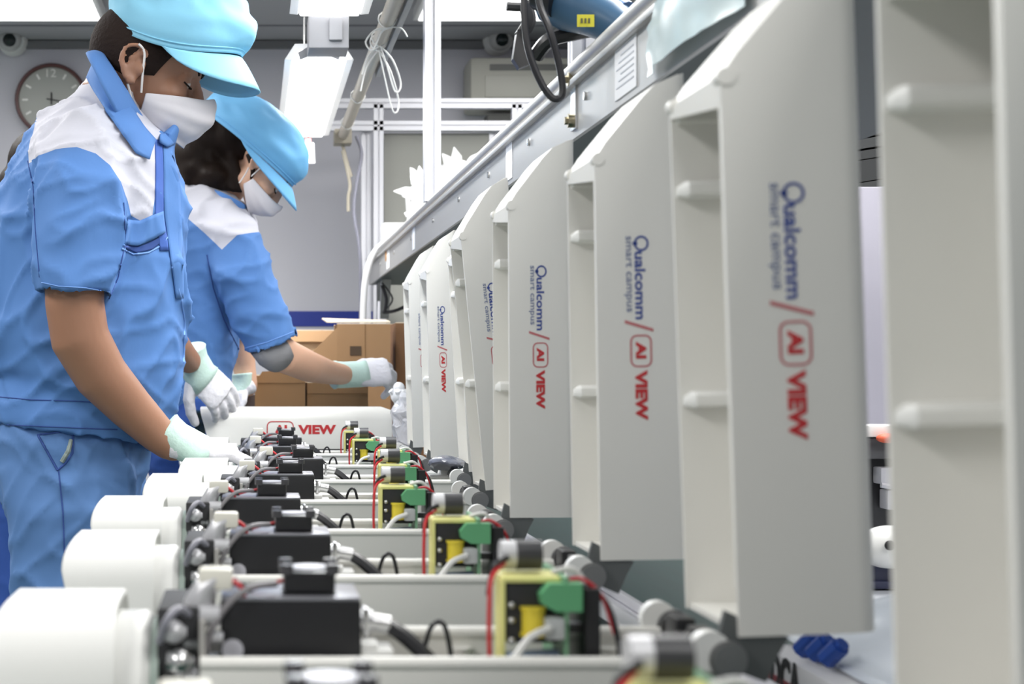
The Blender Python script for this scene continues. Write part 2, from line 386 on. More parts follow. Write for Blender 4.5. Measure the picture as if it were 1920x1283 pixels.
    part('lens_barrel', b, BLACK)
    b = bmesh.new(); loft(b, [((-.036, .034, .118), .008, .010), ((-.034, .032, .132), .010, .012), ((-.029, .030, .144), .008, .011), ((-.022, .030, .150), .004, .008)], 14); cyl(b, (-.034, .022, .126), (-.020, .022, .126), .007, 14); cyl(b, (-.030, .02, .112), (-.018, .02, .112), .004, 10); part('focus_motor', b, SILVER)
    b = bmesh.new(); box(b, -.034, -.012, .022, .040, .142, .156, .003); part('connector', b, CREAM)
    wires('red_wire', RED, t, [([(-.013, .030, .148), (-.006, .030, .142), (-.004, .034, .132)], .0017), ([(.0, .05, .139), (.012, .052, .142), (.022, .056, .144)], .0013)])
    wires('grey_cable', GWIRE, t, [([(-.030, .018, .085), (-.028, .016, .110), (-.018, .018, .130), (-.002, .024, .143), (.016, .045, .143)], .0023), ([(-.036, .012, .10), (-.030, .010, .075), (-.028, .014, .05)], .0026)])
    wires('black_cable', BWIRE, t, [([(-.034, .03, .12), (-.028, .04, .137), (-.012, .05, .143), (.0, .055, .137)], .0022), ([(-.042, .07, .118), (-.03, .08, .132), (-.01, .075, .142)], .002)])
    # camera module
    b = bmesh.new(); box(b, -.020, .071, .028, .092, .022, .134, .0012); mod = part('camera_module', b, BLACK)
    b = bmesh.new(); box(b, -.0195, .0705, .0285, .0915, .134, .1368, .0012); obj('top_plate', b, GREYTOP, mod)
    b = bmesh.new(); cyl(b, (-.012, .0278, .103), (-.012, .0272, .103), .007, 20); obj('round_sticker', b, mat('sticker', (.55, .55, .60), .5), mod)
    b = bmesh.new(); box(b, .020, .056, .038, .076, .1368, .1375); box(b, .021, .055, .039, .075, .1375, .152, .003); fan = obj('fan', b, BLACK, mod)
    for x in (.023, .053):
        for y in (.041, .073):
            q = bmesh.new(); cyl(q, (x, y, .150), (x, y, .1565), .0045, 12); merge_into = q; obj('corner_boss', q, mat('boss_black', (.05, .05, .055), .25), mod)
    b = bmesh.new(); cyl(b, (.038, .057, .152), (.038, .057, .1535), .0125, 24); obj('fan_hub', b, mat('fan_label', (.50, .50, .56), .3), mod)
    # cable gland at the rear of the module
    b = bmesh.new(); cyl(b, (.071, .06, .116), (.080, .06, .116), .008, 16); cyl(b, (.080, .06, .116), (.092, .06, .114), .0062, 16); box(b, .074, .078, .052, .068, .106, .126, .001); part('cable_gland', b, STEEL)
    b = bmesh.new(); box(b, .070, .092, .030, .06, .0985, .1025, .001); box(b, .070, .082, .03, .05, .1025, .107, .001); part('terminal_plate', b, WPLAS)
    wires('video_cable', BWIRE, t, [([(.090, .06, .114), (.100, .056, .108), (.116, .050, .094), (.135, .045, .074)], .0052), ([(.115, .085, .08), (.122, .082, .108), (.131, .078, .110), (.137, .078, .08)], .0018)])
    # power supply board
    b = bmesh.new(); box(b, .2015, .2045, .026, .100, .022, .150); pb = part('power_board', b, PCB)
    def sub(name, bm, m): return obj(name, bm, m, pb)
    b = bmesh.new(); box(b, .166, .200, .036, .070, .106, .146, .001); sub('transformer', b, BLACKM)
    b = bmesh.new(); box(b, .163, .201, .034, .072, .1455, .1490, .0008); box(b, .162, .1650, .034, .060, .090, .148, .0006); sub('yellow_tape', b, PYEL)
    b = bmesh.new(); cyl(b, (.183, .034, .113), (.183, .034, .128), .0075, 20); cyl(b, (.183, .034, .111), (.183, .034, .113), .0085, 20); cyl(b, (.183, .034, .128), (.183, .034, .130), .0085, 20); sub('coil', b, YEL)
    for z in (.131, .121, .108):
        q = bmesh.new(); ball(q, (.169, .034, z), .0024, seg=10); sub('solder_pin', q, STEEL)
    b = bmesh.new(); cyl(b, (.166, .034, .092), (.199, .034, .094), .0088, 18); sub('capacitor', b, BLUECAP)
    b = bmesh.new(); cyl(b, (.168, .036, .076), (.198, .036, .076), .006, 16); cyl(b, (.196, .03, .06), (.196, .03, .082), .005, 12); box(b, .170, .20, .04, .07, .03, .085, .002); sub('choke', b, BLACKM)
    b = bmesh.new(); sections(b, [[(x, y, z) for x, z in ((.186, .139), (.192, .146), (.213, .146), (.213, .128), (.196, .128), (.187, .133))] for y in (.024, .048)]); sub('green_terminal', b, GRN)
    b = bmesh.new(); box(b, .189, .2015, .022, .045, .110, .124, .002); sub('white_connector', b, mat('grey_connector', (.5, .52, .52), .4))
    b = bmesh.new(); cyl(b, (.176, .062, .1605), (.193, .062, .1605), .0100, 18); sub('black_capacitor', b, mat('cap_black', (.045, .045, .05), .3))
    b = bmesh.new(); cyl(b, (.166, .062, .1605), (.1765, .062, .1605), .0096, 18); sub('capacitor_end', b, mat('cap_end', (.62, .62, .64), .3, .2))
    wires('white_wire', WWIRE, t, [([(.192, .022, .118), (.178, .016, .113), (.168, .014, .101), (.160, .016, .092)], .0026), ([(.198, .05, .15), (.212, .05, .152), (.222, .05, .138), (.222, .048, .118)], .002)])
    wires('red_wire', RED, t, [([(.168, .055, .156), (.158, .045, .148), (.1555, .04, .130), (.1555, .04, .10), (.158, .045, .07)], .0016), ([(.206, .04, .146), (.216, .038, .147), (.228, .036, .136), (.236, .034, .112)], .0014)])
    wires('black_wire', BWIRE, t, [([(.206, .044, .143), (.220, .040, .142), (.232, .036, .130), (.238, .032, .106), (.238, .03, .08)], .0019), ([(.160, .018, .092), (.150, .02, .080), (.142, .025, .066)], .0035), ([(.170, .05, .16), (.160, .05, .154), (.156, .05, .135)], .0018)])
    b = bmesh.new(); box(b, .216, .226, .030, .096, .022, .142, .001); box(b, .205, .224, .040, .050, .112, .118, .001); part('heat_sink', b, BLACK)
    # hinge
    b = bmesh.new(); cyl(b, (.297, .008, .103), (.297, .112, .103), .0065, 16); part('hinge_pin', b, DSTEEL)
    for y0, y1 in ((-.012, .002), (.112, .124)):
        b = bmesh.new(); cyl(b, (.297, y0, .103), (.297, y0+.004, .103), .0105, 20); cyl(b, (.297, y0+.004, .103), (.297, y1, .103), .012, 20); cyl(b, (.297, y0-.001, .103), (.297, y0, .103), .006, 6); kn = part('hinge_knob', b, mat('knob_steel', (.34, .34, .34), .3, .9))
        b = bmesh.new(); cyl(b, (.287, y0+.006, .108), (.287, y1+.004, .108), .0125, 20); obj('washer', b, WPLAS, kn)
    b = bmesh.new(); box(b, .286, .300, .018, .050, .088, .116, .003); part('hinge_block', b, BLACK); b = bmesh.new(); box(b, .286, .300, .072, .100, .088, .116, .003); part('hinge_block', b, BLACK)
    lid = build_lid(t)
    return t, lid
proto, plid = build_housing()
#       d, dx, lid tilt (deg, + = top to the left), lid x-scale, label
HS = [(.604, -.005, 1.6, 1.0, 'white camera housing nearest the viewer at the right edge, lid seen from inside'),
      (.970, -.001, 1.9, 1.09, 'open camera housing whose lid carries the largest blue and red lettering'),
      (1.355, -.001, .9, 1.0, 'open camera housing with the second largest lettered lid, just behind the nearest lettered one'),
      (1.742, -.016, .3, .92, 'third open camera housing from the viewer with its lid upright and lettered'),
      (2.13, .015, 5.6, .90, 'open camera housing whose lid leans visibly to the left'),
      (2.51, .045, 0, 0, 'camera housing under the gloved right hand of the man, its lid hidden behind the others'),
      (2.90, .028, 1.4, .72, 'open camera housing in front of the last one, with small lettered lid'),
      (3.28, .034, 1.6, .72, 'farthest open camera housing before the closed one')]
lids = []
first = True
for i, (d, dx, tl, sx, lab) in enumerate(HS):
    o = proto if first else copy_tree(proto); first = False
    o.location = (dx, d, bz); o['label'] = lab
    l = [c for c in o.children if c.name.startswith('lid')][0]
    if sx == 0:
        pass
    l.rotation_euler.y = -R(tl)
    l.scale.x = sx or .85
    if i == 5: l.rotation_euler.y = -R(3.2)
# the closed housing at the far end of the row
t = thing('camera_housing', (-.125, 3.66, bz), 'closed white camera housing lying across the belt with red lettering on its side', 'security camera', None)
b = bmesh.new(); L = .455
def cs(r0): return rrect(0, .125, .0, .085, .022, 5)
pr = [(0, .0), (0, .070), (.004, .084), (.014, .095), (.03, .098), (.095, .098), (.111, .095), (.121, .084), (.125, .070), (.125, .0)]
sections(b, [[(x+(.0 if z > .09 else (.09-z)*.28)*lx, y, z+.093) for y, z in pr] for x, lx in ((0, 1), (.02, 1), (L-.02, 0))]+[[(L, y*.9+.006, z*.93+.093) for y, z in pr]]); lid2 = obj('lid', b, WHITE, t)
b = bmesh.new(); sections(b, [[(x, y, z) for y, z in rrect(.002, .123, .004, .088, .02, 5)] for x in (.02, L-.01)]); obj('trough', b, WHITE, t)
b = bmesh.new(); box(b, .02, L-.012, -.0005, .1255, .088, .093); obj('seam_shadow', b, BLACKM, t)  # black strip painting the shadow line between lid and trough
b = bmesh.new(); sections(b, [[(x, y, z) for y, z in rrect(.008, .117, .03, .184, .03, 5)] for x in (-.012, .012)]); obj('front_glass', b, GLASS, t)
Mx = Matrix(((1, 0, 0, 0), (0, 0, -1, -.0004), (0, 1, 0, 0), (0, 0, 0, 1)))
q = bmesh.new(); o_ = rrect(.158, .222, .118, .159, .012, 5); i_ = rrect(.1605, .2195, .1205, .1565, .0095, 5)
A = [q.verts.new((x, y, .0004)) for x, y in o_]; B = [q.verts.new((x, y, .0004)) for x, y in i_]
for k in range(len(A)): q.faces.new((A[k], A[(k+1) % len(A)], B[(k+1) % len(A)], B[k]))
q.transform(Mx); obj('rounded_frame', q, LOGOR, lid2, smooth=False)
q = fit(text_mesh('AI', .02, bold=.001), .176, .206, .128, .150); merge(q, fit(text_mesh('VIEW', .02, bold=.001), .232, .322, .128, .150)); q.transform(Mx); obj('lettering', q, LOGOR, lid2, smooth=False)

# small clear bag and plastic parts standing at the hinge end of the far housing
def crumple(bm, amp, s, seed=0):
    for v in bm.verts:
        p = v.co*s+V((seed, 0, 0)); v.co += V((noise.noise(p), noise.noise(p+V((9, 0, 0))), noise.noise(p+V((0, 9, 0)))))*amp
b = bmesh.new(); bmesh.ops.create_icosphere(b, subdivisions=4, radius=1); b.transform(Matrix.Diagonal((.036, .03, .075, 1))); crumple(b, .016, 45); 
o = obj('plastic_bag', b, mat('bag_film', (.82, .83, .88), .12, alpha=.55), None, smooth=False); o.location = P(762, 800, 3.55); tag(o, 'crumpled clear plastic bag beside the end of the closed housing', 'plastic bag')
b = bmesh.new()
for k in range(7): a = 2*pi*k/7; tube(b, [(0, 0, -.03), (.012*cos(a), .012*sin(a), 0), (.022*cos(a), .02*sin(a), .012)], .007, 8)
ball(b, (0, 0, .018), .014); ball(b, (0, 0, .0), .02)
o = obj('plastic_flower', b, mat('white_clear', (.85, .86, .88), .2), None); o.location = P(748, 742, 3.62); tag(o, 'small white star shaped plastic piece sticking up behind the housing end', 'plastic piece')
b = bmesh.new(); bmesh.ops.create_icosphere(b, subdivisions=3, radius=1); b.transform(Matrix.Diagonal((.032, .04, .014, 1))); crumple(b, .006, 30)
o = obj('parts_bag', b, mat('grey_bag', (.16, .17, .21), .18), None, smooth=False); o.location = P(838, 868, 2.62); tag(o, 'small dark grey parts bag lying on a housing end under the lids', 'plastic bag')

# ------------------------------------------------------------------ overhead shelf rail on the right
RX = .42
t = thing('shelf', (0, 0, 0), 'long aluminium fronted shelf running above the open lids on the right', 'shelf')
z0, z1 = EZ+.300, EZ+.388
b = bmesh.new(); box(b, RX, RX+.006, .15, 5.6, z0, z1); fp = obj('front_plate', b, ALU, t)
b = bmesh.new(); loft(b, [((RX-.002, .15, z1), .008, .010), ((RX-.002, 5.6, z1), .008, .010)], 12, side=(0, 0, 1)); box(b, RX-.009, RX+.002, .15, 5.6, z1-.022, z1-.014, .001); obj('edge_bead', b, ALU, t)
b = bmesh.new(); box(b, RX+.006, .80, .15, 5.6, z0, z0+.012); obj('board', b, mat('dark_green_board', (.03, .05, .05), .5), t)
for y in (1.55, 1.95, 2.35, 2.75, 3.15, 3.6, 4.1, 4.6, 5.1):
    b = bmesh.new(); cyl(b, (RX-.003, y, z1-.045), (RX, y, z1-.045), .0055, 12); obj('screw', b, STEEL, t)
for z in (z1-.012, z0+.022):
    b = bmesh.new(); cyl(b, (RX-.010, 2.015, z), (RX+.002, 2.015, z), .009, 14); cyl(b, (RX-.014, 2.015, z), (RX-.010, 2.015, z), .005, 6); obj('bolt', b, mat('brass', (.45, .40, .28), .3, 1), t)
b = bmesh.new(); box(b, RX-.003, RX, 2.0, 2.03, z0+.01, z1-.02); obj('joint_plate', b, STEEL, t)
for y0, y1 in ((1.69, 1.79), (2.50, 2.56), (4.0, 4.06), (4.75, 4.85)):
    b = bmesh.new(); box(b, RX-.0012, RX-.0002, y0, y1, z0+.008, z1-.02 if y0 > 1.7 else z1-.018); obj('paper_label', b, mat('label_paper', (.80, .81, .84), .6), t)
b = bmesh.new()
for k in range(7): box(b, RX-.0018, RX-.0012, 1.70, 1.78-.01*(k % 3), z0+.02+k*.007, z0+.0215+k*.007)
obj('label_lines', b, mat('label_lines', (.52, .54, .60), .6), t)
b = bmesh.new(); cyl(b, (RX-.004, 4.85, z0+.05), (RX, 4.85, z0+.05), .016, 16); obj('cork_dot', b, mat('cork', (.45, .24, .10), .7), t)
for y in (3.62, 5.45):
    b = bmesh.new(); box(b, RX+.02, RX+.05, y, y+.03, 0, z0, .002); obj('leg', b, ALUW, t)
b = bmesh.new()
for y in (5.35, 5.5): sections(b, [[(RX+.02, yy, z) for z, yy in ((z0, y), (z0, y-.10), (z0-.13, y))], [(RX+.05, yy, z) for z, yy in ((z0, y), (z0, y-.10), (z0-.13, y))]])
obj('gusset', b, DSTEEL, t)
# uprights standing on it
def extrusion(bm, p0, p1, w):
    p0, p1 = V(p0), V(p1); u, v = frame_of(p1-p0, V((0, 1, 0)) if abs((p1-p0).normalized().y) < .9 else V((0, 0, 1))); h = w/2; g = w*.10
    pr = [(-h, -h), (-g, -h), (-g, -h+w*.2), (g, -h+w*.2), (g, -h), (h, -h), (h, -g), (h-w*.2, -g), (h-w*.2, g), (h, g), (h, h), (g, h), (g, h-w*.2), (-g, h-w*.2), (-g, h), (-h, h), (-h, g), (-h+w*.2, g), (-h+w*.2, -g), (-h, -g)]
    sections(bm, [[p+u*a+v*c for a, c in pr] for p in (p0, p1)])
b = bmesh.new(); x = (810-474)*3.66/FP; extrusion(b, (x, 3.66, z1+.005), (x, 3.66, 2.50), .038); tag(obj('upright_post', b, ALUW), 'white slotted aluminium post standing behind the shelf rail, full height', 'post')
b = bmesh.new(); x = (1090-474)*2.05/FP; extrusion(b, (x, 2.05, z1-.02), (x, 2.05, 2.2), .030); tag(obj('upright_post', b, ALUW), 'short visible white post below the blue screwdriver', 'post')

# blue electric screwdriver and its cable
t = thing('electric_screwdriver', P(1090, 20, 1.95), 'blue electric screwdriver with yellow sticker hanging over the shelf rail', 'power tool')
def wpart(name, bm, m, par=None, **k): return world_obj(name, bm, m, par or t, **k)
BLU = mat('tool_blue', (.045, .11, .20), .35)
b = bmesh.new(); loft(b, [(P(1022, -12, 1.97), .020, .020), (P(1034, -2, 1.96), .030, .030), (P(1070, 8, 1.95), .034, .034), (P(1110, 22, 1.93), .030, .030), (P(1150, 42, 1.90), .026, .026), (P(1178, 58, 1.88), .020, .020)], 28); wpart('motor_body', b, BLU)
b = bmesh.new(); loft(b, [(P(1085, -40, 1.97), .016, .02), (P(1120, 0, 1.94), .018, .02), (P(1175, 30, 1.90), .017, .02)], 20); wpart('handle', b, mat('tool_blue2', (.10, .17, .33), .3))
b = bmesh.new(); cyl(b, P(1008, -12, 1.95), P(1046, -2, 1.935), .020, 22, .024); wpart('chuck', b, BLACK)
b = bmesh.new(); c = P(1098, 39, 1.888); box(b, c.x-.0105, c.x+.0105, c.y-.0006, c.y, c.z-.0075, c.z+.0075); 
stk = wpart('yellow_sticker', b, mat('sticker_yellow', (.60, .55, .02), .5)); stk.rotation_euler = (0, 0, 0)
b = bmesh.new(); c = P(1098, 39, 1.8865)
for k in range(3): box(b, c.x-.006+k*.0045, c.x-.0035+k*.0045, c.y-.0004, c.y, c.z-.003, c.z+.003)
wpart('sticker_print', b, mat('sticker_print', (.08, .08, .02), .5))
t2 = thing('tool_holder', P(975, 80, 2.0), 'black bracket and clip holding the screwdriver cable beside the rail', 'bracket')
b = bmesh.new()
tube(b, [P(950, 12, 2.0), P(985, 12, 2.0), P(1010, -5, 2.0)], .006, 8); tube(b, [P(985, 10, 2.0), P(992, 40, 2.0), P(975, 70, 2.0)], .009, 8); world_obj('clamp', b, BLACKM, t2)
b = bmesh.new(); p = [P(968, 58, 2.0), P(985, 58, 2.0), P(990, 105, 2.0), P(992, 122, 2.0), P(972, 130, 2.0), P(960, 112, 2.0)]
sections(b, [[q+V((0, s, 0)) for q in p] for s in (-.008, .008)]); world_obj('clip', b, BLACK, t2)
b = bmesh.new(); tube(b, [P(1005, 105, 2.0), P(1030, 75, 1.98), P(1075, 62, 1.97), P(1110, 55, 1.96)], .010, 10); world_obj('strap', b, BLACK, t2)
b = bmesh.new(); tube(b, [P(985, -60, 1.88), P(983, 20, 1.88), P(990, 90, 1.88), P(1012, 150, 1.88), P(1036, 184, 1.88), P(1054, 176, 1.88), P(1050, 130, 1.88), P(1032, 60, 1.88), P(1012, 10, 1.89), P(1000, -60, 1.9)], .0044, 10)
tag(obj('power_cable', b, BWIRE), 'thick black cable hanging in a loop in front of the shelf rail', 'cable')
b = bmesh.new(); tube(b, [P(1150, -60, 1.95), P(1160, -10, 1.95), P(1175, 20, 1.93), P(1182, 40, 1.92)], .005, 8); tag(obj('power_cable', b, BWIRE), 'short black cable entering the rear of the screwdriver', 'cable')
# translucent sheet hanging on the rail
b = bmesh.new(); n = 14
g = [[b.verts.new((RX-.006-.012*sin(pi*i/n)-.006*noise.noise(V((i*.5, j*.5, 1))), 1.30+.32*i/n, z0+.004+(.078*j/6)*(1-.55*abs(i/n-.35)**1.2))) for j in range(7)] for i in range(n+1)]
for i in range(n):
    for j in range(6): b.faces.new((g[i][j], g[i+1][j], g[i+1][j+1], g[i][j+1]))
b = evaluated(b, [('SOLIDIFY', dict(thickness=.0015))])
tag(obj('plastic_sheet', b, mat('pale_sheet', (.70, .82, .84), .25, alpha=.85)), 'pale blue white plastic sheet hung on the front of the shelf rail', 'plastic sheet')

# ------------------------------------------------------------------ overhead lamps, pole, back frame
LAMPM = mat('tube_emission', (1, 1, 1), .5, emis=3)
def trough_lamp(y0, y1, lab):
    t = thing('line_lamp', (.170, y0, EZ+.80), lab, 'hanging lamp', 'long work lamps hung over the belt'); L = y1-y0
    pr = [(-.088, -.010), (-.062, .030), (.062, .030), (.088, -.010), (.070, -.012), (.05, .016), (-.05, .016), (-.070, -.012)]
    b = bmesh.new(); sections(b, [[(x, y, z) for x, z in pr] for y in (0, L)]); obj('reflector', b, mat('reflector', (.86, .86, .86), .35, emis=.35), t)
    b = bmesh.new(); box(b, -.066, .066, .01, L-.01, -.018, -.004, .004); obj('diffuser', b, LAMPM, t)
    for y in (.12, L-.12): b = bmesh.new(); tube(b, [(0, y, .03), (0, y, CEIL-EZ-.80)], .002, 6, sub=1); obj('suspension_wire', b, STEEL, t)
    return t
t = trough_lamp(3.96, 5.25, 'glowing white work lamp hanging over the far half of the belt')
b = bmesh.new(); box(b, -.025, .028, -.06, -.01, .0, .085, .004); 
sections(b, [[(x, y, z) for x, z in ((-.05, -.014), (-.055, .004), (-.03, .018), (-.022, .04), (.024, .04), (.032, .018), (.055, .004), (.05, -.014), (.028, -.006), (-.028, -.006))] for y in (-.02, -.012)]); obj('end_bracket', b, mat('lamp_bracket', (.34, .34, .36), .5), t)
t = trough_lamp(2.2, 3.45, 'glowing white work lamp whose end shows at the top of the picture')
b = bmesh.new(); box(b, -.045, .045, 1.255, 1.36, -.085, -.004, .004); box(b, .0, .03, 1.24, 1.252, -.07, -.02, .003); obj('driver_box', b, mat('lamp_bracket', (.4, .4, .4)), t)
trough_lamp(.4, 1.7, 'work lamp over the near part of the belt, above the picture')

t = thing('pull_switch', P(580, 285, 5.2), 'small white switch box with a red band hanging below the far work lamp', 'switch')
b = bmesh.new(); loft(b, [((0, 0, -.038), .020, .014), ((0, 0, .030), .016, .012)], 14); obj('body', b, LAMPM if False else mat('glowing_plastic', (.9, .9, .9), .4, emis=.5), t)  # switch body given a glow of its own to look brightly lit
b = bmesh.new(); cyl(b, (-.004, 0, .030), (-.004, 0, .05), .010, 12); obj('collar', b, mat('collar_red', (.5, .12, .12), .5), t)
b = bmesh.new(); tube(b, [(-.004, 0, .05), (0, 0, .12)], .003, 6, sub=1); obj('cord', b, WWIRE, t)
# tan overhead pole with cable ties
POLE = mat('pole_tan', (.46, .42, .36), .5)
t = thing('overhead_pole', (.31, 2.0, EZ+.80), 'tan overhead pole running away to the back with white cable ties', 'pole')
b = bmesh.new(); loft(b, [((0, 0, 0), .018, .018), ((0, 3.35, 0), .018, .018)], 12, side=(0, 0, 1)); obj('tube', b, POLE, t)
b = bmesh.new(); box(b, .022, .036, 0, 2.2, -.012, .012, .002); obj('conduit', b, mat('conduit_grey', (.33, .33, .34), .5), t)
for k, y in enumerate((1.55, 1.75, 1.80, 2.55, 3.05)):
    b = bmesh.new(); a = [(-.02, y, .01), (0, y, .021), (.02, y, .0), (0, y, -.021), (-.02, y, -.005), (-.02, y, .01)]; tube(b, a, .0018, 6)
    if k < 3:
        s = (-1, 1, 1)[k]; dz = (-.05, -.11, -.15)[k]; tube(b, [(0, y, -.02), (.03*s, y, dz*.5), (.05*s, y+.01, dz), (.035*s, y, dz-.02), (.015*s, y, dz*.6), (0, y, -.02)], .0022, 6)
        tube(b, [(0, y, -.018), (-.03*s, y, dz*.4), (-.045*s, y, dz*.8)], .0018, 6)
    obj('cable_tie', b, WPLAS, t)
b = bmesh.new(); box(b, -.03, .03, 3.3, 3.38, -.03, .02, .004); tube(b, [(0, 3.34, -.03), (.015, 3.34, -.09), (.03, 3.34, -.14)], .006, 8); tube(b, [(.0, 3.34, -.05), (.025, 3.34, -.16), (.02, 3.34, -.21), (.02, 3.34, -.26)], .006, 8); obj('end_hook', b, mat('hook_tan', (.33, .30, .24), .5), t)
b = bmesh.new(); tube(b, [P(668, 255, 5.35), P(678, 290, 5.35), P(668, 350, 5.35), P(664, 400, 5.35), P(672, 450, 5.35), P(676, 500, 5.35), P(676, 600, 5.35)], .006, 8); tag(obj('grey_cable', b, mat('cable_bluegrey', (.22, .22, .27), .4)), 'grey cable dropping from the end of the overhead pole', 'cable')
b = bmesh.new(); tube(b, [P(820, 395, 5.0), P(745, 440, 5.1), P(705, 470, 5.15), P(688, 510, 5.15), P(682, 560, 5.15), P(680, 640, 5.15)], .011, 10); tag(obj('white_hose', b, mat('hose_white', (.85, .85, .86), .3)), 'thick white hose curving down at the far end of the shelf', 'hose')
b = bmesh.new(); tube(b, [P(716, 535, 5.2), P(724, 560, 5.2), P(722, 580, 5.2), P(720, 586, 5.2), P(740, 583, 5.2), P(760, 575, 5.2)], .006, 8); tube(b, [P(716, 530, 5.2), P(736, 560, 5.2), P(722, 582, 5.2)], .003, 6); tag(obj('black_cord', b, BWIRE), 'black cord dangling under the far end of the shelf', 'cable')
# aluminium back frame
t = thing('aluminium_frame', P(830, 690, 5.8), 'silver slotted aluminium frame standing before the back wall', 'frame')
D = 5.8
for y in (195, 237):
    b = bmesh.new(); extrusion(b, P(590, y, D), P(1010, y, D), .036); world_obj('crossbar', b, ALUW, t)
for x, top in ((709, 195), (686, 237), (968, 195), (925, 237)):
    b = bmesh.new(); a = P(x, top, D+(.04 if x in (686, 925) else 0)); extrusion(b, (a.x, a.y, 0), a, .036); world_obj('post', b, ALUW, t)
b = bmesh.new(); a = P(720, 250, D+.03); c = P(1010, 430, D+.03); box(b, a.x, c.x, a.y, a.y+.012, 1.0, a.z); world_obj('backing_panel', b, mat('panel_greige', (.34, .34, .31), .6), t)
# white spiky gloves / foam offcuts bunch
def spiky(px, py, d, n, R0, lab, sq=1):
    b = bmesh.new(); c = P(px, py, d); ball(b, c, R0*.55, R0*.5, R0*.6*sq, seg=14)
    for k in range(n):
        a = random.uniform(0, 2*pi); e = random.uniform(-.3, 1.0); dv = V((cos(a)*cos(e), sin(a)*cos(e)*.6, sin(e)*sq))
        L = R0*random.uniform(.85, 1.35); wv = V((-dv.z, 0, dv.x)).normalized()*R0*.16; tip = c+dv*L; base = c+dv*R0*.3; th = V((0, .006, 0))
        sections(b, [[base-wv-th, base+wv-th, base+wv+th, base-wv+th], [base+dv*L*.4-wv*1.3-th, base+dv*L*.4+wv*1.3-th, base+dv*L*.4+wv*1.3+th, base+dv*L*.4-wv*1.3+th], [tip-wv*.1-th*.3, tip+wv*.1-th*.3, tip+wv*.1+th*.3, tip-wv*.1+th*.3]])
    return tag(obj('white_glove_bundle', b, mat('bundle_white', (.9, .9, .9), .6), smooth=False), lab, 'glove bundle', 'white glove bundles behind the shelf')
spiky(862, 330, 4.9, 26, .085, 'white spiky bundle of gloves right of the white post')
spiky(795, 360, 4.8, 26, .07, 'white spiky bundle of gloves left of the white post, behind the rail', 1.2)
spiky(780, 408, 4.75, 14, .045, 'small white crumpled bundle lowest behind the rail')
t = thing('storage_tub', (.64, 4.85, EZ+.312), 'white tub on the shelf under the spiky glove bundles, mostly hidden', 'tub')
b = bmesh.new(); sections(b, [[(x*k, y*k, z) for x, y in rrect(-.15, .15, -.15, .15, .03, 4)] for z, k in ((0, .9), (.235, 1), (.245, 1.02), (.235, .97), (.01, .87))]); obj('shell', b, WPLAS, t)
b = bmesh.new(); a = P(742, 428, 5.2); box(b, a.x-.045, a.x+.09, a.y, a.y+.08, EZ+.312, a.z+.02, .012); tag(obj('plastic_case', b, WPLAS), 'white rounded plastic case behind the far end of the shelf', 'case')

# ------------------------------------------------------------------ cardboard cartons on the far table
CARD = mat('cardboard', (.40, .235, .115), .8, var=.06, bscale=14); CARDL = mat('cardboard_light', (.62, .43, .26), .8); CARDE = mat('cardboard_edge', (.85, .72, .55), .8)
t = thing('packing_table', (0, 4.9, 0), 'plain table at the end of the conveyor carrying the cartons', 'table')
b = bmesh.new(); box(b, -.10, .75, -.70, .45, bz-.03, bz, .004); obj('tabletop', b, WPLAS, t)
for x in (-.05, .7):
    for y in (-.6, .4):
        b = bmesh.new(); box(b, x-.02, x+.02, y-.02, y+.02, 0, bz-.03); obj('leg', b, ALUW, t)
def carton(x0, x1, y0, y1, z1, lab, flaps=True, m=CARD):
    t = thing('cardboard_box', ((x0+x1)/2, y0, bz), lab, 'cardboard box', None); cx = (x0+x1)/2; hx = (x1-x0)/2; dy = y1-y0; h = z1-bz; th = .005
    b = bmesh.new(); box(b, -hx, hx, 0, th, 0, h); box(b, -hx, hx, dy-th, dy, 0, h); box(b, -hx, -hx+th, th, dy-th, 0, h); box(b, hx-th, hx, th, dy-th, 0, h); box(b, -hx, hx, 0, dy, 0, th)
    body = obj('walls', b, m, t, smooth=False); b = bmesh.new()
    for e in (0, dy-th): box(b, -hx, hx, e, e+th, h, h+.0025)
    obj('cut_edge', b, CARDE, t); return t, hx, dy, h
def flap(t, pts, m=CARD, th=V((0, .004, 0))):
    b = bmesh.new(); sections(b, [[V(p) for p in pts], [V(p)+th for p in pts]]); obj('flap', b, m, t, smooth=False)
pa, pb_ = P(632, 608, 4.62), P(732, 600, 4.62)
t, hx, dy, h = carton(pa.x, pb_.x, 4.62, 4.80, pa.z, 'open cardboard box with a black printed square on its tall front')
c = P(667, 658, 4.615) - t.location; b = bmesh.new(); box(b, c.x-.017, c.x+.017, -.0015, -.0005, c.z-.014, c.z+.014); obj('printed_square', b, mat('print_dark', (.09, .055, .03), .7), t)
b = bmesh.new(); box(b, .003, .006, -.001, 0, .05, h); obj('crease', b, mat('card_crease', (.25, .14, .06), .8), t)
flap(t, [(-hx, .0, h-.01), (-hx-.10, .02, h-.11), (-hx-.06, .02, h-.17), (-hx, 0, h-.14)])
flap(t, [(-hx-.03, .0, h+.004), (hx, 0, h+.004), (hx, .12, h+.012), (-hx-.04, .12, h+.018)], CARDE, V((0, 0, .004)))
pa, pb_ = P(535, 620, 4.85), P(640, 610, 4.85)
t, hx, dy, h = carton(pa.x, pb_.x, 4.86, 5.1, pa.z, 'open light cardboard box behind the forearm of the woman', m=CARDL)
flap(t, [(-hx, -.02, h-.035), (hx, -.02, h-.035), (hx, 0, h), (-hx, 0, h)], CARD)
pa, pb_ = P(742, 606, 4.7), P(800, 606, 4.7)
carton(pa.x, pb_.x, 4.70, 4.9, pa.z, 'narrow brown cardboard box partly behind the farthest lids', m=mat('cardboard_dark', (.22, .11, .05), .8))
pa, pb_ = P(478, 705, 4.3), P(572, 705, 4.3)
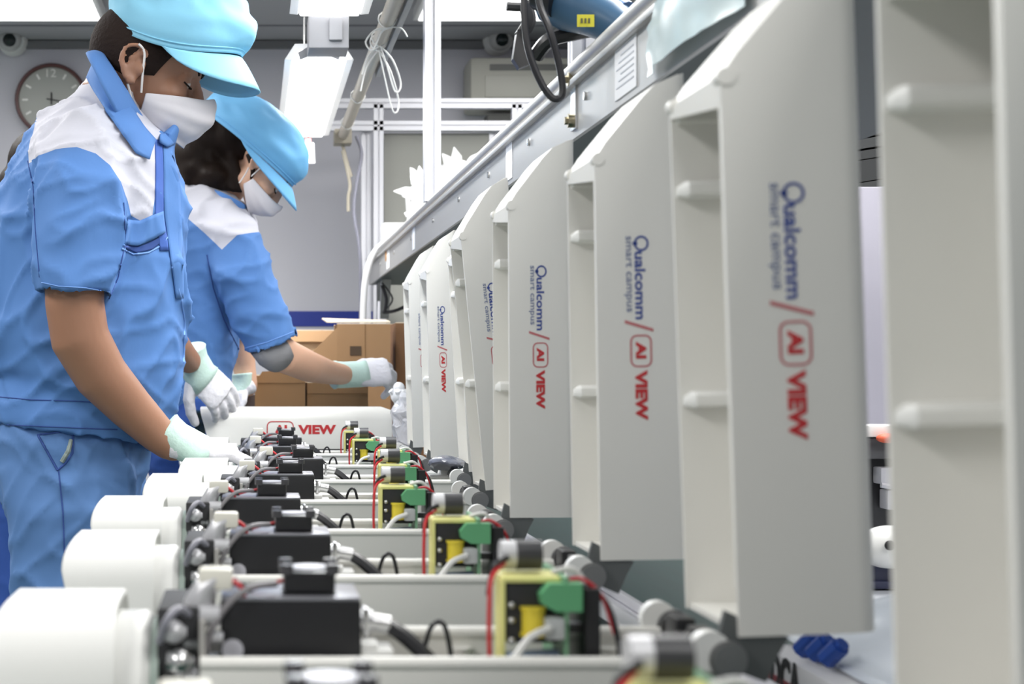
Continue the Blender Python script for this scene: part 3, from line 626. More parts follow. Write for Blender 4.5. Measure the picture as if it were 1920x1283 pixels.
t, hx, dy, h = carton(pa.x, pb_.x, 4.3, 4.5, pa.z, 'low brown cardboard box with notched top below the forearm of the woman', m=mat('cardboard_mid', (.30, .165, .07), .8))
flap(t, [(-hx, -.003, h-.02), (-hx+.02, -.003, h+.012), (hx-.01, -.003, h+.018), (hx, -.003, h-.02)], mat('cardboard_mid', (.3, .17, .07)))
pa, pb_ = P(576, 718, 4.32), P(690, 705, 4.32)
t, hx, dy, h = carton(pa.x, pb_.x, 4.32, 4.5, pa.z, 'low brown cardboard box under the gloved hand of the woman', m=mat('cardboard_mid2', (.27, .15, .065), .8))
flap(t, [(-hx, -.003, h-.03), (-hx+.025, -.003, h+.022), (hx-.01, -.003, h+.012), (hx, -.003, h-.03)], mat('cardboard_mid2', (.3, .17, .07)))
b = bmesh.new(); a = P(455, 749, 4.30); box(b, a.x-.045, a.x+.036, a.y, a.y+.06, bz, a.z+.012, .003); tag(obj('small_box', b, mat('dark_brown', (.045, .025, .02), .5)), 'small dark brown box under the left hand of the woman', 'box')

# ------------------------------------------------------------------ right hand bench with odds and ends
t = thing('side_bench', (1.12, 2.2, 0), 'pale bench to the right of the conveyor, seen in the gap beside the largest lid', 'bench')
b = bmesh.new(); box(b, -.35, .5, -1.5, 1.2, bz-.04, bz-.005, .004); obj('benchtop', b, mat('bench_top', (.5, .52, .56), .5), t)
for x in (-.3, .45):
    for y in (-1.4, 1.1):
        b = bmesh.new(); box(b, x-.02, x+.02, y-.02, y+.02, 0, bz-.04); obj('leg', b, ALUW, t)
D = 2.6
b = bmesh.new(); a = P(1560, 350, D); c = P(1800, 800, D); box(b, a.x, c.x, D, D+.04, bz-.005, a.z, .004)
tag(obj('partition_board', b, mat('lavender_board', (.36, .35, .41), .6)), 'pale lavender board standing beyond the largest lid', 'board')
t = thing('storage_rack', P(1680, 300, 2.9), 'dark slatted rack above the pale lavender board', 'rack')
for k, (y0, y1, c_) in enumerate(((150, 210, .012), (216, 246, .03), (250, 268, .05), (272, 288, .04), (290, 330, .035), (332, 352, .045))):
    b = bmesh.new(); p = P(1560, y0, 2.9); q = P(1900, y0, 2.9); r_ = P(1560, y1, 2.9)
    sections(b, [[(p.x, 2.9, p.z-.02), (p.x, 2.9, r_.z-.02), (p.x, 2.95, r_.z-.02), (p.x, 2.95, p.z-.02)], [(q.x, 2.9, p.z+.035), (q.x, 2.9, r_.z+.035), (q.x, 2.95, r_.z+.035), (q.x, 2.95, p.z+.035)]])
    world_obj('slat', b, mat('rack_%d' % k, (c_, c_*1.05, c_*1.08), .5), t)
b = bmesh.new(); a = P(1560, 160, 2.97); c = P(1900, 372, 2.97); box(b, a.x, c.x, 2.97, 3.0, c.z, a.z+.05); world_obj('backing', b, BLACKM, t)
for x in (1.12, 1.40):
    b = bmesh.new(); box(b, x-.012, x+.012, 2.955, 2.969, bz-.005, 1.66, .001); world_obj('post', b, DSTEEL, t)
D = 2.2
t = thing('fixture_stand', P(1660, 840, D), 'black fixture with white arms and an orange red cap in the gap beside the lid', 'fixture')
b = bmesh.new(); a = P(1600, 822, D); c = P(1720, 1000, D); box(b, a.x, c.x, D+.03, D+.09, bz, a.z, .004); world_obj('column', b, mat('fixture_black', (.012, .012, .014), .4), t)
b = bmesh.new(); a = P(1600, 822, D); c = P(1720, 862, D); box(b, a.x, c.x, D+.01, D+.03, c.z, a.z, .003); world_obj('head', b, mat('fixture_grey', (.07, .07, .075), .5), t)
b = bmesh.new(); a = P(1600, 798, D); c = P(1720, 820, D); box(b, a.x, c.x, D, D+.06, c.z, a.z, .003); world_obj('top_tray', b, WPLAS, t)
b = bmesh.new(); a = P(1664, 822, D-.01); ball(b, a, .016, .01, .007); world_obj('red_cap', b, mat('orange_red', (.75, .13, .06), .5), t)
b = bmesh.new(); a = P(1665, 893, D); box(b, a.x-.010, a.x+.04, D, D+.03, a.z-.012, a.z+.012, .003); tube(b, [P(1652, 910, D), P(1672, 914, D), P(1690, 920, D)], .004, 6); a = P(1672, 930, D); box(b, a.x-.006, a.x+.04, D, D+.03, a.z-.02, a.z+.008, .003); world_obj('arm', b, mat('fixture_white', (.5, .5, .54), .4), t)
t = thing('round_device', P(1665, 1025, 2.0), 'white rounded device with a black dot low in the gap beside the lid', 'device')
b = bmesh.new(); a = P(1668, 1026, 2.0); 
ball(b, a, .042, .03, .028, seg=28); box(b, a.x-.03, a.x+.04, 1.99, 2.03, a.z-.024, a.z+.010, .01); world_obj('shell', remesh(b, .003, 4), WPLAS, t)
b = bmesh.new(); a = P(1668, 1023, 1.966); ball(b, a, .0065, .003, .0065, seg=14); world_obj('black_dot', b, BLACK, t)
b = bmesh.new(); a = P(1620, 1060, 2.02); c = P(1720, 1130, 2.02); box(b, a.x, c.x, 2.02, 2.10, bz-.004, a.z, .003); box(b, a.x-.004, c.x+.004, 2.01, 2.11, a.z-.03, a.z-.02, .002)
tag(obj('parts_bin', b, mat('navy_bin', (.035, .04, .085), .4)), 'dark navy parts bin under the white rounded device', 'bin')
# carton with lettering and a bag of blue caps
t = thing('lettered_carton', (.475, .85, bz), 'white carton with black DCA lettering at the bottom right corner beside the belt', 'carton')
b = bmesh.new(); box(b, 0, .20, 0, .60, 0, .026, .002); obj('carton', b, mat('carton_white', (.62, .62, .64), .5), t)
q = fit(text_mesh('DCA', .03, bold=.0012), 0, .075, 0, .036); M = Matrix(((0, 0, -1, -.001), (-1, 0, 0, .565), (0, 1, 0, -.009), (0, 0, 0, 1))); q.transform(M); 
obj('lettering', q, BLACKM, t, smooth=False)
b = bmesh.new(); box(b, -.0012, -.0002, .44, .60, -.004, .006); obj('red_stripe', b, mat('dull_red', (.20, .04, .05), .5), t)
t['label'] = 'white carton with black capital letters on its side, bottom right beside the belt'
b = bmesh.new(); n = 30
g = [[b.verts.new((.495+.36*i/n, .80+.75*j/n, bz+.030+.09*sin(pi*min(1, i/n*1.2))**1.5*sin(pi*j/n)**.6+.012*noise.noise(V((i*.25, j*.25, 3)))+.05*max(0, i/n-.5))) for j in range(n+1)] for i in range(n+1)]
for i in range(n):
    for j in range(n): b.faces.new((g[i][j], g[i+1][j], g[i+1][j+1], g[i][j+1]))
b = evaluated(b, [('SOLIDIFY', dict(thickness=.001)), ('SMOOTH', dict(factor=.5, iterations=2))])
tag(obj('plastic_bag', b, mat('milky_film', (.72, .77, .84), .2, alpha=.9), smooth=True), 'large milky plastic bag spread out behind the largest lid at the bottom right', 'plastic bag')
for k, (px, py, d) in enumerate(((1511, 1211, 1.37), (1534, 1219, 1.34), (1559, 1228, 1.31))):
    a = P(px, py, d); b = bmesh.new(); cyl(b, (0, 0, -.008), (0, 0, .012), .0085, 8); cyl(b, (0, 0, .012), (0, 0, .016), .006, 8)
    o = obj('blue_cap', b, mat('blue_cap', (.015, .06, .30), .35)); o.location = a; o.rotation_euler = (R(35), R(30), 0)
    tag(o, ('blue screw cap farthest left in the row on the milky bag', 'blue screw cap in the middle of the row on the milky bag', 'blue screw cap at the right end of the row on the milky bag')[k], 'cap', 'blue screw caps in a row')

# ------------------------------------------------------------------ people
SKIN = mat('skin', (.31, .155, .095), .5, sub=.08, bump=.05, bscale=120)
SKINL = mat('skin_light', (.60, .36, .25), .5, sub=.08, bump=.05, bscale=120)
SHIRT = mat('work_blue', (.075, .19, .46), .8, bump=.5, bscale=14, stretch=(1, 1, .6))
YOKE = mat('yoke_grey', (.50, .50, .56), .8, bump=.3, bscale=14)
PANTS = mat('trouser_blue', (.08, .18, .40), .8, bump=.35, bscale=12, stretch=(1, 1, .5))
DPANTS = mat('deep_blue', (.03, .09, .36), .8, bump=.3, bscale=12)
SEAM = mat('seam_blue', (.17, .33, .70), .8); DSEAM = mat('dark_seam_and_shade', (.03, .07, .25), .9)  # the darker blue serves real seams and painted pocket and fold shade
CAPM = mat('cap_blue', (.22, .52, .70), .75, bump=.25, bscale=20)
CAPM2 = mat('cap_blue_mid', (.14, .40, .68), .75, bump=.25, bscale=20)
HAIR = mat('black_hair', (.014, .009, .007), .6, bump=.6, bscale=60, stretch=(1, 1, .12), spec=.12)
HAIRB = mat('cropped_hair', (.020, .013, .011), .8, bump=.6, bscale=160, spec=.12)
MASKM = mat('mask_white', (.62, .60, .63), .8, bump=.1, bscale=60)
STRAP = mat('mask_strap', (.75, .72, .70), .7)
GLOVE = mat('glove_white', (.72, .71, .75), .85, bump=.35, bscale=160)
CUFF = mat('glove_mint', (.56, .74, .67), .85, bump=.3, bscale=160)
SHOE = mat('shoe', (.6, .6, .62), .5)
def rp(px, py, d, a, b): return (P(px, py, d), a, b)
def rx(py, xl, xr, d, hd): return (P((xl+xr)/2, py, d), (xr-xl)/2*d/FP, hd)
def shrink(rings, s): return [(c, max(.012, a-s), max(.012, b_-s)) for c, a, b_ in rings]
def head_bm():
    b = bmesh.new()
    ball(b, (-.008, 0, .035), .097, .075, .088); ball(b, (.028, 0, -.018), .062, .060, .082); ball(b, (.032, 0, -.066), .054, .050, .044)
    ball(b, (.066, 0, -.096), .024, .027, .020); ball(b, (.080, 0, .024), .015, .050, .012); ball(b, (.088, 0, -.062), .013, .024, .011); ball(b, (.086, 0, -.076), .012, .020, .008)
    loft(b, [((.080, 0, .018), .010, .008), ((.096, 0, -.008), .013, .010), ((.106, 0, -.028), .014, .014), ((.100, 0, -.038), .010, .013)], 12)
    for s in (-1, 1):
        ball(b, (.060, .036*s, -.024), .030, .024, .028); ball(b, (.077, .031*s, .002), .012, .016, .011)
        ball(b, (-.002, .072*s, -.004), .014, .008, .026)
        pts = [(.010, .079*s, .018), (-.004, .086*s, .031), (-.022, .090*s, .022), (-.026, .089*s, .0), (-.014, .084*s, -.022), (-.002, .079*s, -.034), (.006, .077*s, -.028)]
        tube(b, pts, .0048, 8); ball(b, (-.003, .080*s, -.030), .008, .005, .009); ball(b, (.010, .078*s, -.006), .006, .005, .010)
        tube(b, [(-.004, .080*s, .016), (-.014, .083*s, .006), (-.010, .081*s, -.014)], .0038, 8)
    for v in b.verts:
        if v.co.z < -.03 and v.co.x > .0: v.co.z = -.03+(v.co.z+.03)*.84
    return b
def make_body(t, lofts, headM, skin, vox):
    b = bmesh.new()
    for L in lofts: loft(b, L, 20)
    for L in lofts:
        for k in (0, -1): ball(b, L[k][0], min(L[k][1], L[k][2])*.9, seg=12)
    merge(b, head_bm(), headM)
    b = remesh(b, vox, 3); return world_obj('body', b, skin, t, smooth=True)
def local_part(t, name, bm, M, m, **k): bm.transform(M); return world_obj(name, bm, m, t, **k)
def make_face(t, M, hairc, straps=True):
    for s in (-1, 1):
        b = bmesh.new(); ball(b, (.077, .031*s, -.002), .0118, .013, .0105, seg=14); local_part(t, 'eye', b, M, mat('eye_white', (.6, .55, .52), .3))
        b = bmesh.new(); tube(b, [(.076, .016*s, -.004), (.0905, .026*s, -.0065), (.090, .037*s, -.006), (.080, .046*s, -.001)], .0016, 6); local_part(t, 'eyelash', b, M, hairc)
        b = bmesh.new(); loft(b, [((.094, .012*s, .022), .003, .002), ((.093, .028*s, .030), .004, .0025), ((.080, .046*s, .026), .002, .002)], 8, side=(1, 0, 0)); local_part(t, 'eyebrow', b, M, hairc)
    b = bmesh.new(); n = 28; m = 12; g = []
    for i in range(n+1):
        f = -1+2*i/n; a = R(88*f); row = []
        zt = -.018-.022*abs(f)**2+.010*math.exp(-(f*5)**2); zb = -.105+.030*abs(f)**2.2
        for j in range(m+1):
            s = j/m; z = zt+(zb-zt)*s
            rx_ = .086+.030*sin(pi*min(1, s*.9+.18))+.010*math.exp(-(f*4)**2)*(1-s); ry = .067+.003*sin(pi*s)-.012*s*s
            x = .018+(rx_)*max(0, cos(a))**.75; y = ry*sin(a)
            k = 1+.018*sin(s*pi*6)*(1-abs(f)**3)*.8
            row.append(b.verts.new((x*k-.004*(1-k), y*k, z)))
        g.append(row)
    for i in range(n):
        for j in range(m): b.faces.new((g[i][j], g[i][j+1], g[i+1][j+1], g[i+1][j]))
    bmesh.ops.recalc_face_normals(b, faces=b.faces); b = evaluated(b, [('SOLIDIFY', dict(thickness=.0022, offset=0)), ('SUBSURF', dict(levels=1))]); mk = local_part(t, 'face_mask', b, M, MASKM, smooth=True)
    for s in (-1, 1):
        b = bmesh.new(); tube(b, [(.020, .068*s, -.042), (.014, .076*s, -.01), (.008, .083*s, .022), (-.004, .090*s, .032)], .0020, 6); b.transform(M); world_strap = b; b.transform(Matrix.Translation(-root_loc(t))); obj('ear_loop', b, STRAP, mk)
        b = bmesh.new(); tube(b, [(.018, .060*s, -.083), (.006, .068*s, -.055), (-.004, .080*s, -.036)], .0020, 6); b.transform(M); b.transform(Matrix.Translation(-root_loc(t))); obj('ear_loop', b, STRAP, mk)
def make_cap(t, o, pitch, yaw, rx_, ry_, h, m, seed, roll=0, brim=(.040, .050), lean=.010, bag=.08, sg=.012):
    M = Matrix.Translation(o) @ Matrix.Rotation(R(yaw), 4, 'Z') @ Matrix.Rotation(R(pitch), 4, 'Y') @ Matrix.Rotation(R(roll), 4, 'X')
    b = bmesh.new(); n = 56; rows = []
    for j in range(17):
        s = j/16; e = sin(s*pi/2); rr = max(0, 1-s**2.8)**.5*(1+bag*sin(pi*min(1, s*1.5))); row = []
        if s < .12: rr = 1-.01*j
        for k in range(n):
            a = 2*pi*k/n; sag = -sg*sin(a)**2*(1-s)
            row.append(b.verts.new((rx_*rr*cos(a)+lean*s*(1+cos(a)), ry_*rr*sin(a), h*s+sag)) if j < 16 or k == 0 else None)
        rows.append(row)
    for j in range(15):
        for k in range(n): b.faces.new((rows[j][k], rows[j][(k+1) % n], rows[j+1][(k+1) % n], rows[j+1][k]))
    top = rows[16][0]
    for k in range(n): b.faces.new((rows[15][k], rows[15][(k+1) % n], top))
    b.normal_update()
    for v in b.verts:
        sv = min(1, max(0, (v.co.z-.012)/.03)); p = v.co; r1 = 1-abs(noise.noise(V((p.x*16, p.y*16, p.z*34+seed))))*2.4; r2 = 1-2.2*abs(noise.noise(V((p.x*34+p.z*20, p.y*30, p.z*20+seed*3))))
        v.co += v.normal*(.0075*r1+.0038*r2)*sv
    b = evaluated(b, [('SUBSURF', dict(levels=1)), ('SOLIDIFY', dict(thickness=.002))]); c = local_part(t, 'cap', b, M, m, smooth=True)
    b = bmesh.new(); g = []
    for i in range(33):
        a = R(-92+184*i/32); q = max(0, cos(a*.97)); bx, by = rx_*1.0*cos(a), ry_*1.0*sin(a); sag = -sg*sin(a)**2; row = []
        for j in range(7):
            s = j/6; wq = q**.45
            row.append(b.verts.new((bx+brim[0]*s*wq+.006*s, by*(1+.06*s*wq), sag-brim[1]*(s**1.15)*wq-.004*q)))
        g.append(row)
    for i in range(32):
        for j in range(6): b.faces.new((g[i][j], g[i][j+1], g[i+1][j+1], g[i+1][j]))
    bmesh.ops.recalc_face_normals(b, faces=b.faces); b = evaluated(b, [('SOLIDIFY', dict(thickness=.0028, offset=0))]); b.transform(M); b.transform(Matrix.Translation(-root_loc(t))); obj('brim', b, m, c, smooth=True)
    b = bmesh.new(); tube(b, [V((rx_*1.012*cos(R(a)), ry_*1.012*sin(R(a)), -sg*sin(R(a))**2+.010)) for a in range(-180, 181, 12)], .0016, 6, sub=2); b.transform(M); b.transform(Matrix.Translation(-root_loc(t))); obj('band_seam', b, m, c)
    return M
def folds(b, amp, seed, k=6.0):
    b.normal_update()
    for v in b.verts:
        p = v.co; w_ = noise.noise(p*3+V((seed, 0, 0)))*.5
        a = noise.noise(V((p.x*k+p.z*k*.7+w_, p.y*k, p.z*k*.55-p.x*k*.5+seed))); c = noise.noise(V((p.x*1.9*k-p.z*1.1*k+w_, p.y*1.7*k, p.z*k*1.1+p.x*k*.6+seed*2))); e = noise.noise(V((p.x*1.2*k, p.y*k, p.z*2.6*k+seed*5+w_*4)))
        v.co += v.normal*amp*(.95*math.exp(-abs(a)*8)+.55*math.exp(-abs(c)*8)+.40*math.exp(-abs(e)*8)-.55)
def inside(pt, poly):
    x, y = pt; r = False; n = len(poly)
    for i in range(n):
        (x0, y0), (x1, y1) = poly[i], poly[i-1]
        if (y0 > y) != (y1 > y) and x < (x1-x0)*(y-y0)/(y1-y0)+x0: r = not r
    return r
def two_tone(b, polys, dref, cuts):
    """cut the cloth along the seams of the yoke and give the inside the second material"""
    for poly, nc in zip(polys, cuts):
        for i in range(nc):
            p0, p1 = P(*poly[i], dref), P(*poly[i+1], dref); d = p1-p0; n = V((-d.z, 0, d.x)).normalized(); lo, hi = min(p0.x, p1.x)-.05, max(p0.x, p1.x)+.05; zl, zh = min(p0.z, p1.z)-.05, max(p0.z, p1.z)+.05
            fs = [f for f in b.faces if lo < f.calc_center_median().x < hi and zl < f.calc_center_median().z < zh]
            es = {e for f in fs for e in f.edges}; vs = {v for f in fs for v in f.verts}
            bmesh.ops.bisect_plane(b, geom=list(vs)+list(es)+fs, plane_co=p0, plane_no=n)
    for f in b.faces:
        c = f.calc_center_median(); q = (474+c.x*FP/dref, 690-(c.z-EZ)*FP/dref)
        f.material_index = 1 if any(inside(q, pl) for pl in polys) else 0
def resample(pts, n):
    L = [0]
    for p, q in zip(pts, pts[1:]): L.append(L[-1]+math.dist(p, q))
    out = []
    for k in range(n):
        u = L[-1]*k/(n-1); i = max(j for j in range(len(pts)-1) if L[j] <= u+1e-9); f = (u-L[i])/(L[i+1]-L[i]); out.append((pts[i][0]+(pts[i+1][0]-pts[i][0])*f, pts[i][1]+(pts[i+1][1]-pts[i][1])*f))
    return out
def patch(t, name, surfs, e0, e1, m, out=(.002, .002), bulge=0, n=24, k=6, th=.002, par=None):
    """a strip of cloth laid between two lines over the clothes beneath it"""
    A, B = resample(e0, n), resample(e1, n); b = bmesh.new(); g = []
    for p, q in zip(A, B):
        row = []
        for j in range(k+1):
            f = j/k; px, py = p[0]+(q[0]-p[0])*f, p[1]+(q[1]-p[1])*f; hs = [h for h in (s.pt(px, py) for s in surfs) if h]
            if hs: h = min(hs, key=lambda v: v.y); last = h
            else: h = last
            dr = (h-V((0, 0, EZ))).normalized(); row.append(h-dr*(out[0]+(out[1]-out[0])*f+bulge*sin(pi*f)))
        g.append(row)
    for _ in range(3):
        g = [[g[i][j] if i in (0, n-1) or j in (0, k) else (g[i][j]*2+g[i-1][j]+g[i+1][j]+g[i][j-1]+g[i][j+1])/6 for j in range(k+1)] for i in range(n)]
    gv = [[b.verts.new(p) for p in row] for row in g]
    for i in range(n-1):
        for j in range(k): b.faces.new((gv[i][j], gv[i+1][j], gv[i+1][j+1], gv[i][j+1]))
    bmesh.ops.recalc_face_normals(b, faces=b.faces); b = evaluated(b, [('SOLIDIFY', dict(thickness=th, offset=0))]); b.transform(Matrix.Translation(-root_loc(t))); o = obj(name, b, m, t, smooth=True)
    if par: o.parent = par
    return o
class Surf:
    def __init__(s, o, off): s.bvh = BVHTree.FromPolygons([v.co+off for v in o.data.vertices], [p.vertices[:] for p in o.data.polygons]); s.off = off
    def pt(s, px, py, out=.0):
        dr = (P(px, py, 1)-V((0, 0, EZ))).normalized(); h = s.bvh.ray_cast(V((0, 0, EZ)), dr)
        return None if h[0] is None else h[0]-dr*out
    def line(s, t, name, pts, r, m, out=.0008):
        """a raised seam or a dark fold line laid along the cloth"""
        dense = []
        for (a, c) in zip(pts, pts[1:]):
            for k in range(14): dense.append((a[0]+(c[0]-a[0])*k/14, a[1]+(c[1]-a[1])*k/14))
        dense.append(pts[-1]); q = [s.pt(*d, out) for d in dense]; q = [x for x in q if x]
        if len(q) > 2: b = bmesh.new(); tube(b, q, r, 6, sub=2); b.transform(Matrix.Translation(-root_loc(t))); return obj(name, b, m, t)
def make_hand(t, wrist, fwd, pal, scale=1, curl=(25, 30, 20), thumb=1, cuffdir=None, rc=.031, spread=4, name='glove', tc=20):
    f = V(fwd).normalized(); n = V(pal); n = (n-f*n.dot(f)).normalized(); l = n.cross(f); wrist = V(wrist)
    b = bmesh.new(); loft(b, [(wrist-f*.02*scale, .030*scale, .024*scale), (wrist+f*.02*scale, .032*scale, .020*scale), (wrist+f*.055*scale, .042*scale, .018*scale), (wrist+f*.090*scale, .043*scale, .015*scale), (wrist+f*.100*scale, .036*scale, .012*scale)], 18, side=n)
    for i, (off, L) in enumerate(((-.031, .070), (-.0105, .080), (.0105, .074), (.031, .058))):
        p = wrist+f*(.088-.004*abs(i-1))*scale+l*off*scale; a = 0; pts = [(p-f*.02*scale, .0105*scale)]; pts.append((p, .0105*scale))
        for j, fr in enumerate((.45, .31, .24)):
            a += curl[j]*(1+.08*(i-1)); dv = (f*cos(R(a))+n*sin(R(a))+l*sin(R(spread*(i-1.5)))*.6).normalized(); p = p+dv*L*fr*scale; pts.append((p, (.0100-.0008*j)*scale))
        loft(b, [(q, r, r) for q, r in pts], 12, side=l); ball(b, pts[-1][0], pts[-1][1], seg=10)
    p = wrist+f*.025*scale-l*.026*scale*thumb+n*.006*scale; pts = [(p, .014*scale)]
    for j, (aa, L) in enumerate(((48, .036), (48-tc, .032), (48-2*tc, .024))):
        dv = (f*cos(R(aa))-l*thumb*sin(R(aa))+n*.45).normalized(); p = p+dv*L*scale; pts.append((p, (.0130-.0015*j)*scale))
    loft(b, [(q, r, r) for q, r in pts], 12, side=n); ball(b, pts[-1][0], pts[-1][1], seg=10)
    b = remesh(b, .0032, 3, .4); folds(b, .0011, 3, 30); g = world_obj(name, b, GLOVE, t, smooth=True)
    cd = V(cuffdir).normalized() if cuffdir else f
    b = bmesh.new(); c0 = wrist+f*.012*scale; loft(b, [(c0-cd*.050*scale, rc*.98, rc*.98), (c0-cd*.047*scale, rc*1.06, rc*1.06), (c0-cd*.042*scale, rc*1.0, rc*1.0), (c0-cd*.02*scale, rc, rc*.95), (c0+f*.018*scale, rc*1.06, rc*.86), (c0+f*.036*scale, rc*1.16, rc*.70)], 20, side=n); b.transform(Matrix.Translation(-root_loc(t))); obj('cuff', b, CUFF, g, smooth=True)
    return g
def open_hem(b, c, ax, rad):
    """hollow the sleeve end so that the arm comes out of a dark opening"""
    b.normal_update(); ax = ax.normalized()
    vs = [(v, min(1, max(0, (v.normal.dot(ax)-.55)/.35))) for v in b.verts if (v.co-c).length < rad]
    for v, f in vs: v.co -= ax*.020*f*f
def headmat(ear, pitch, yaw, scale, roll=0):
    Rm = Matrix.Rotation(R(yaw), 4, 'Z') @ Matrix.Rotation(R(pitch), 4, 'Y') @ Matrix.Rotation(R(roll), 4, 'X') @ Matrix.Scale(scale, 4)
    return Matrix.Translation(V(ear)-(Rm @ V((-.005, -.082, 0)))) @ Rm
def shoes(t, pts):
    for (x, y) in pts:
        b = bmesh.new(); loft(b, [((x-.07, y, .045), .04, .035), ((x-.02, y, .055), .05, .040), ((x+.06, y, .04), .038, .045), ((x+.14, y, .03), .028, .045), ((x+.18, y, .022), .015, .025)], 16); 
        for v in b.verts: v.co.z = max(0.0, v.co.z)
        world_obj('shoe', b, SHOE, t)
def legs_bm(lofts, vox, amp, seed):
    b = bmesh.new()
    for L in lofts: loft(b, L, 24)
    b = remesh(b, vox, 4); folds(b, amp*1.7, seed, 7); return b

# --- the man nearest the line
t = thing('person', (-.38, 2.80, 0), 'man in pale blue cap and white mask standing nearest, working with his gloved right hand', 'person')
HM = headmat(P(250, 118, 2.705), 18, -7, 1.04)
torso = [rx(150, 165, 235, 2.79, .045), rx(185, 128, 268, 2.79, .075), rx(225, 84, 300, 2.79, .120), rx(265, 56, 325, 2.79, .165), rx(310, 34, 342, 2.79, .205), rx(380, 4, 350, 2.79, .205), rx(470, -18, 352, 2.79, .19), rx(560, -22, 352, 2.79, .19), rx(640, -18, 350, 2.79, .19), rx(700, -8, 344, 2.79, .185), rx(742, -2, 326, 2.79, .175), rx(754, -6, 312, 2.79, .172), rx(800, -14, 290, 2.79, .178), rx(808, -12, 286, 2.79, .176)]
arm_r = [rp(165, 300, 2.66, .055, .055), rp(142, 400, 2.585, .054, .054), rp(140, 500, 2.575, .051, .051), rp(140, 570, 2.575, .0495, .050), rp(150, 635, 2.58, .050, .048), rp(190, 705, 2.60, .046, .045), rp(245, 765, 2.625, .039, .038), rp(296, 815, 2.645, .032, .032), rp(325, 838, 2.655, .028, .028)]
arm_l = [rp(180, 300, 2.95, .055, .055), rp(190, 420, 3.03, .052, .052), rp(220, 540, 3.12, .048, .048), rp(270, 610, 3.28, .042, .042), rp(330, 648, 3.47, .033, .033), rp(356, 680, 3.56, .028, .028)]
sl_r = [rp(170, 262, 2.70, .055, .075), rp(155, 310, 2.640, .080, .070), rp(150, 370, 2.600, .083, .070), rp(147, 450, 2.580, .079, .068), rp(142, 520, 2.572, .068, .066), rp(139, 556, 2.570, .062, .062)]
sl_l = [rp(180, 262, 2.90, .05, .07), rp(180, 320, 2.97, .072, .068), rp(190, 420, 3.03, .070, .066), rp(212, 520, 3.10, .064, .060)]
def leg(side_d, pts): return [rp(x, y, side_d, a, b_) for x, y, a, b_ in pts]
fl = lambda d: 690+1.136*FP/d
pant_hip = [rx(786, 2, 276, 2.79, .150), rx(830, -18, 280, 2.79, .17), rx(900, -4, 262, 2.79, .168), rx(950, 4, 250, 2.79, .15)]
leg_r = [rp(128, 880, 2.71, .125, .085), rp(128, 960, 2.69, .112, .085), rp(118, 1060, 2.69, .090, .080), rp(112, 1180, 2.69, .078, .072), rp(108, 1350, 2.69, .068, .064), rp(100, 1600, 2.69, .062, .060), rp(95, 1850, 2.69, .058, .058)]
leg_l = [rp(150, 880, 2.87, .125, .085), rp(165, 960, 2.89, .10, .085), rp(165, 1100, 2.90, .085, .078), rp(170, 1300, 2.90, .07, .066), rp(170, 1600, 2.90, .062, .06), rp(170, 1760, 2.90, .058, .058)]
neck = [rp(205, 195, 2.79, .060, .062), rp(235, 150, 2.79, .060, .060), rp(262, 110, 2.79, .062, .06)]
b_l = [shrink(torso[1:], .036), arm_r, arm_l, neck, shrink(pant_hip, .034), shrink(leg_r, .028), shrink(leg_l, .028)]
body = make_body(t, b_l, HM, SKIN, .0047)
make_face(t, HM, HAIRB)
b = bmesh.new(); ball(b, (-.012, 0, .034), .098, .0775, .090, seg=40)
bmesh.ops.bisect_plane(b, geom=b.verts[:]+b.edges[:]+b.faces[:], plane_co=(-.06, 0, -.030), plane_no=(.25, 0, -1), clear_outer=True)
bmesh.ops.bisect_plane(b, geom=b.verts[:]+b.edges[:]+b.faces[:], plane_co=(.034, 0, -.0), plane_no=(1, 0, -.5), clear_outer=True)
local_part(t, 'hair', b, HM, HAIRB, smooth=True)
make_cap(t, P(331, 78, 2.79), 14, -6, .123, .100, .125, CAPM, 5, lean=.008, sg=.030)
# shirt
b = bmesh.new(); loft(b, torso, 40); loft(b, sl_r, 28); loft(b, sl_l, 28)
b = remesh(b, .0068, 5); folds(b, .0125, 2.0, 6.5)
open_hem(b, sl_r[-1][0], sl_r[-1][0]-sl_r[-2][0], .075); open_hem(b, sl_l[-1][0], sl_l[-1][0]-sl_l[-2][0], .075)
ypoly = [(50, 225), (45, 262), (50, 303), (75, 296), (110, 286), (150, 283), (185, 295), (212, 318), (232, 348), (240, 376), (246, 405), (264, 413), (284, 400), (291, 340), (297, 265), (285, 40), (50, 40)]
two_tone(b, [ypoly], 2.62, [14])
sh = world_obj('work_shirt', b, [SHIRT, YOKE], t, smooth=True)
md = sh.modifiers.new('cloth', 'SOLIDIFY'); md.thickness = .003; md.offset = -1
S = Surf(sh, root_loc(t))
def seam(name, pts, r, m, out=.0005):
    o = S.line(t, name, pts, r, m, out)
    if o: o.parent = sh
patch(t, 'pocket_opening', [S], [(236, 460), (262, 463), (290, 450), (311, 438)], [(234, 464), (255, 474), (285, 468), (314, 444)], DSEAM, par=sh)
patch(t, 'pocket_flap', [S], [(240, 412), (262, 414), (290, 402), (306, 396)], [(234, 459), (258, 461), (288, 448), (310, 436)], SHIRT, (.003, .007), par=sh)
seam('pocket_welt', [(228, 466), (250, 477), (278, 474), (304, 460), (315, 443)], .0016, SEAM, .001)
seam('pocket_welt', [(232, 460), (262, 452), (290, 440), (310, 430)], .0013, SEAM, .001)
patch(t, 'front_placket', [S], [(291, 262), (292, 320), (291, 400), (300, 470)], [(304, 262), (306, 320), (306, 400), (316, 470)], mat('placket_blue', (.05, .12, .42), .8), par=sh)
patch(t, 'front_band', [S], [(306, 262), (307, 330), (308, 400), (318, 470), (330, 560)], [(330, 268), (336, 330), (339, 400), (343, 470), (344, 560)], SHIRT, (.003, .002), par=sh)
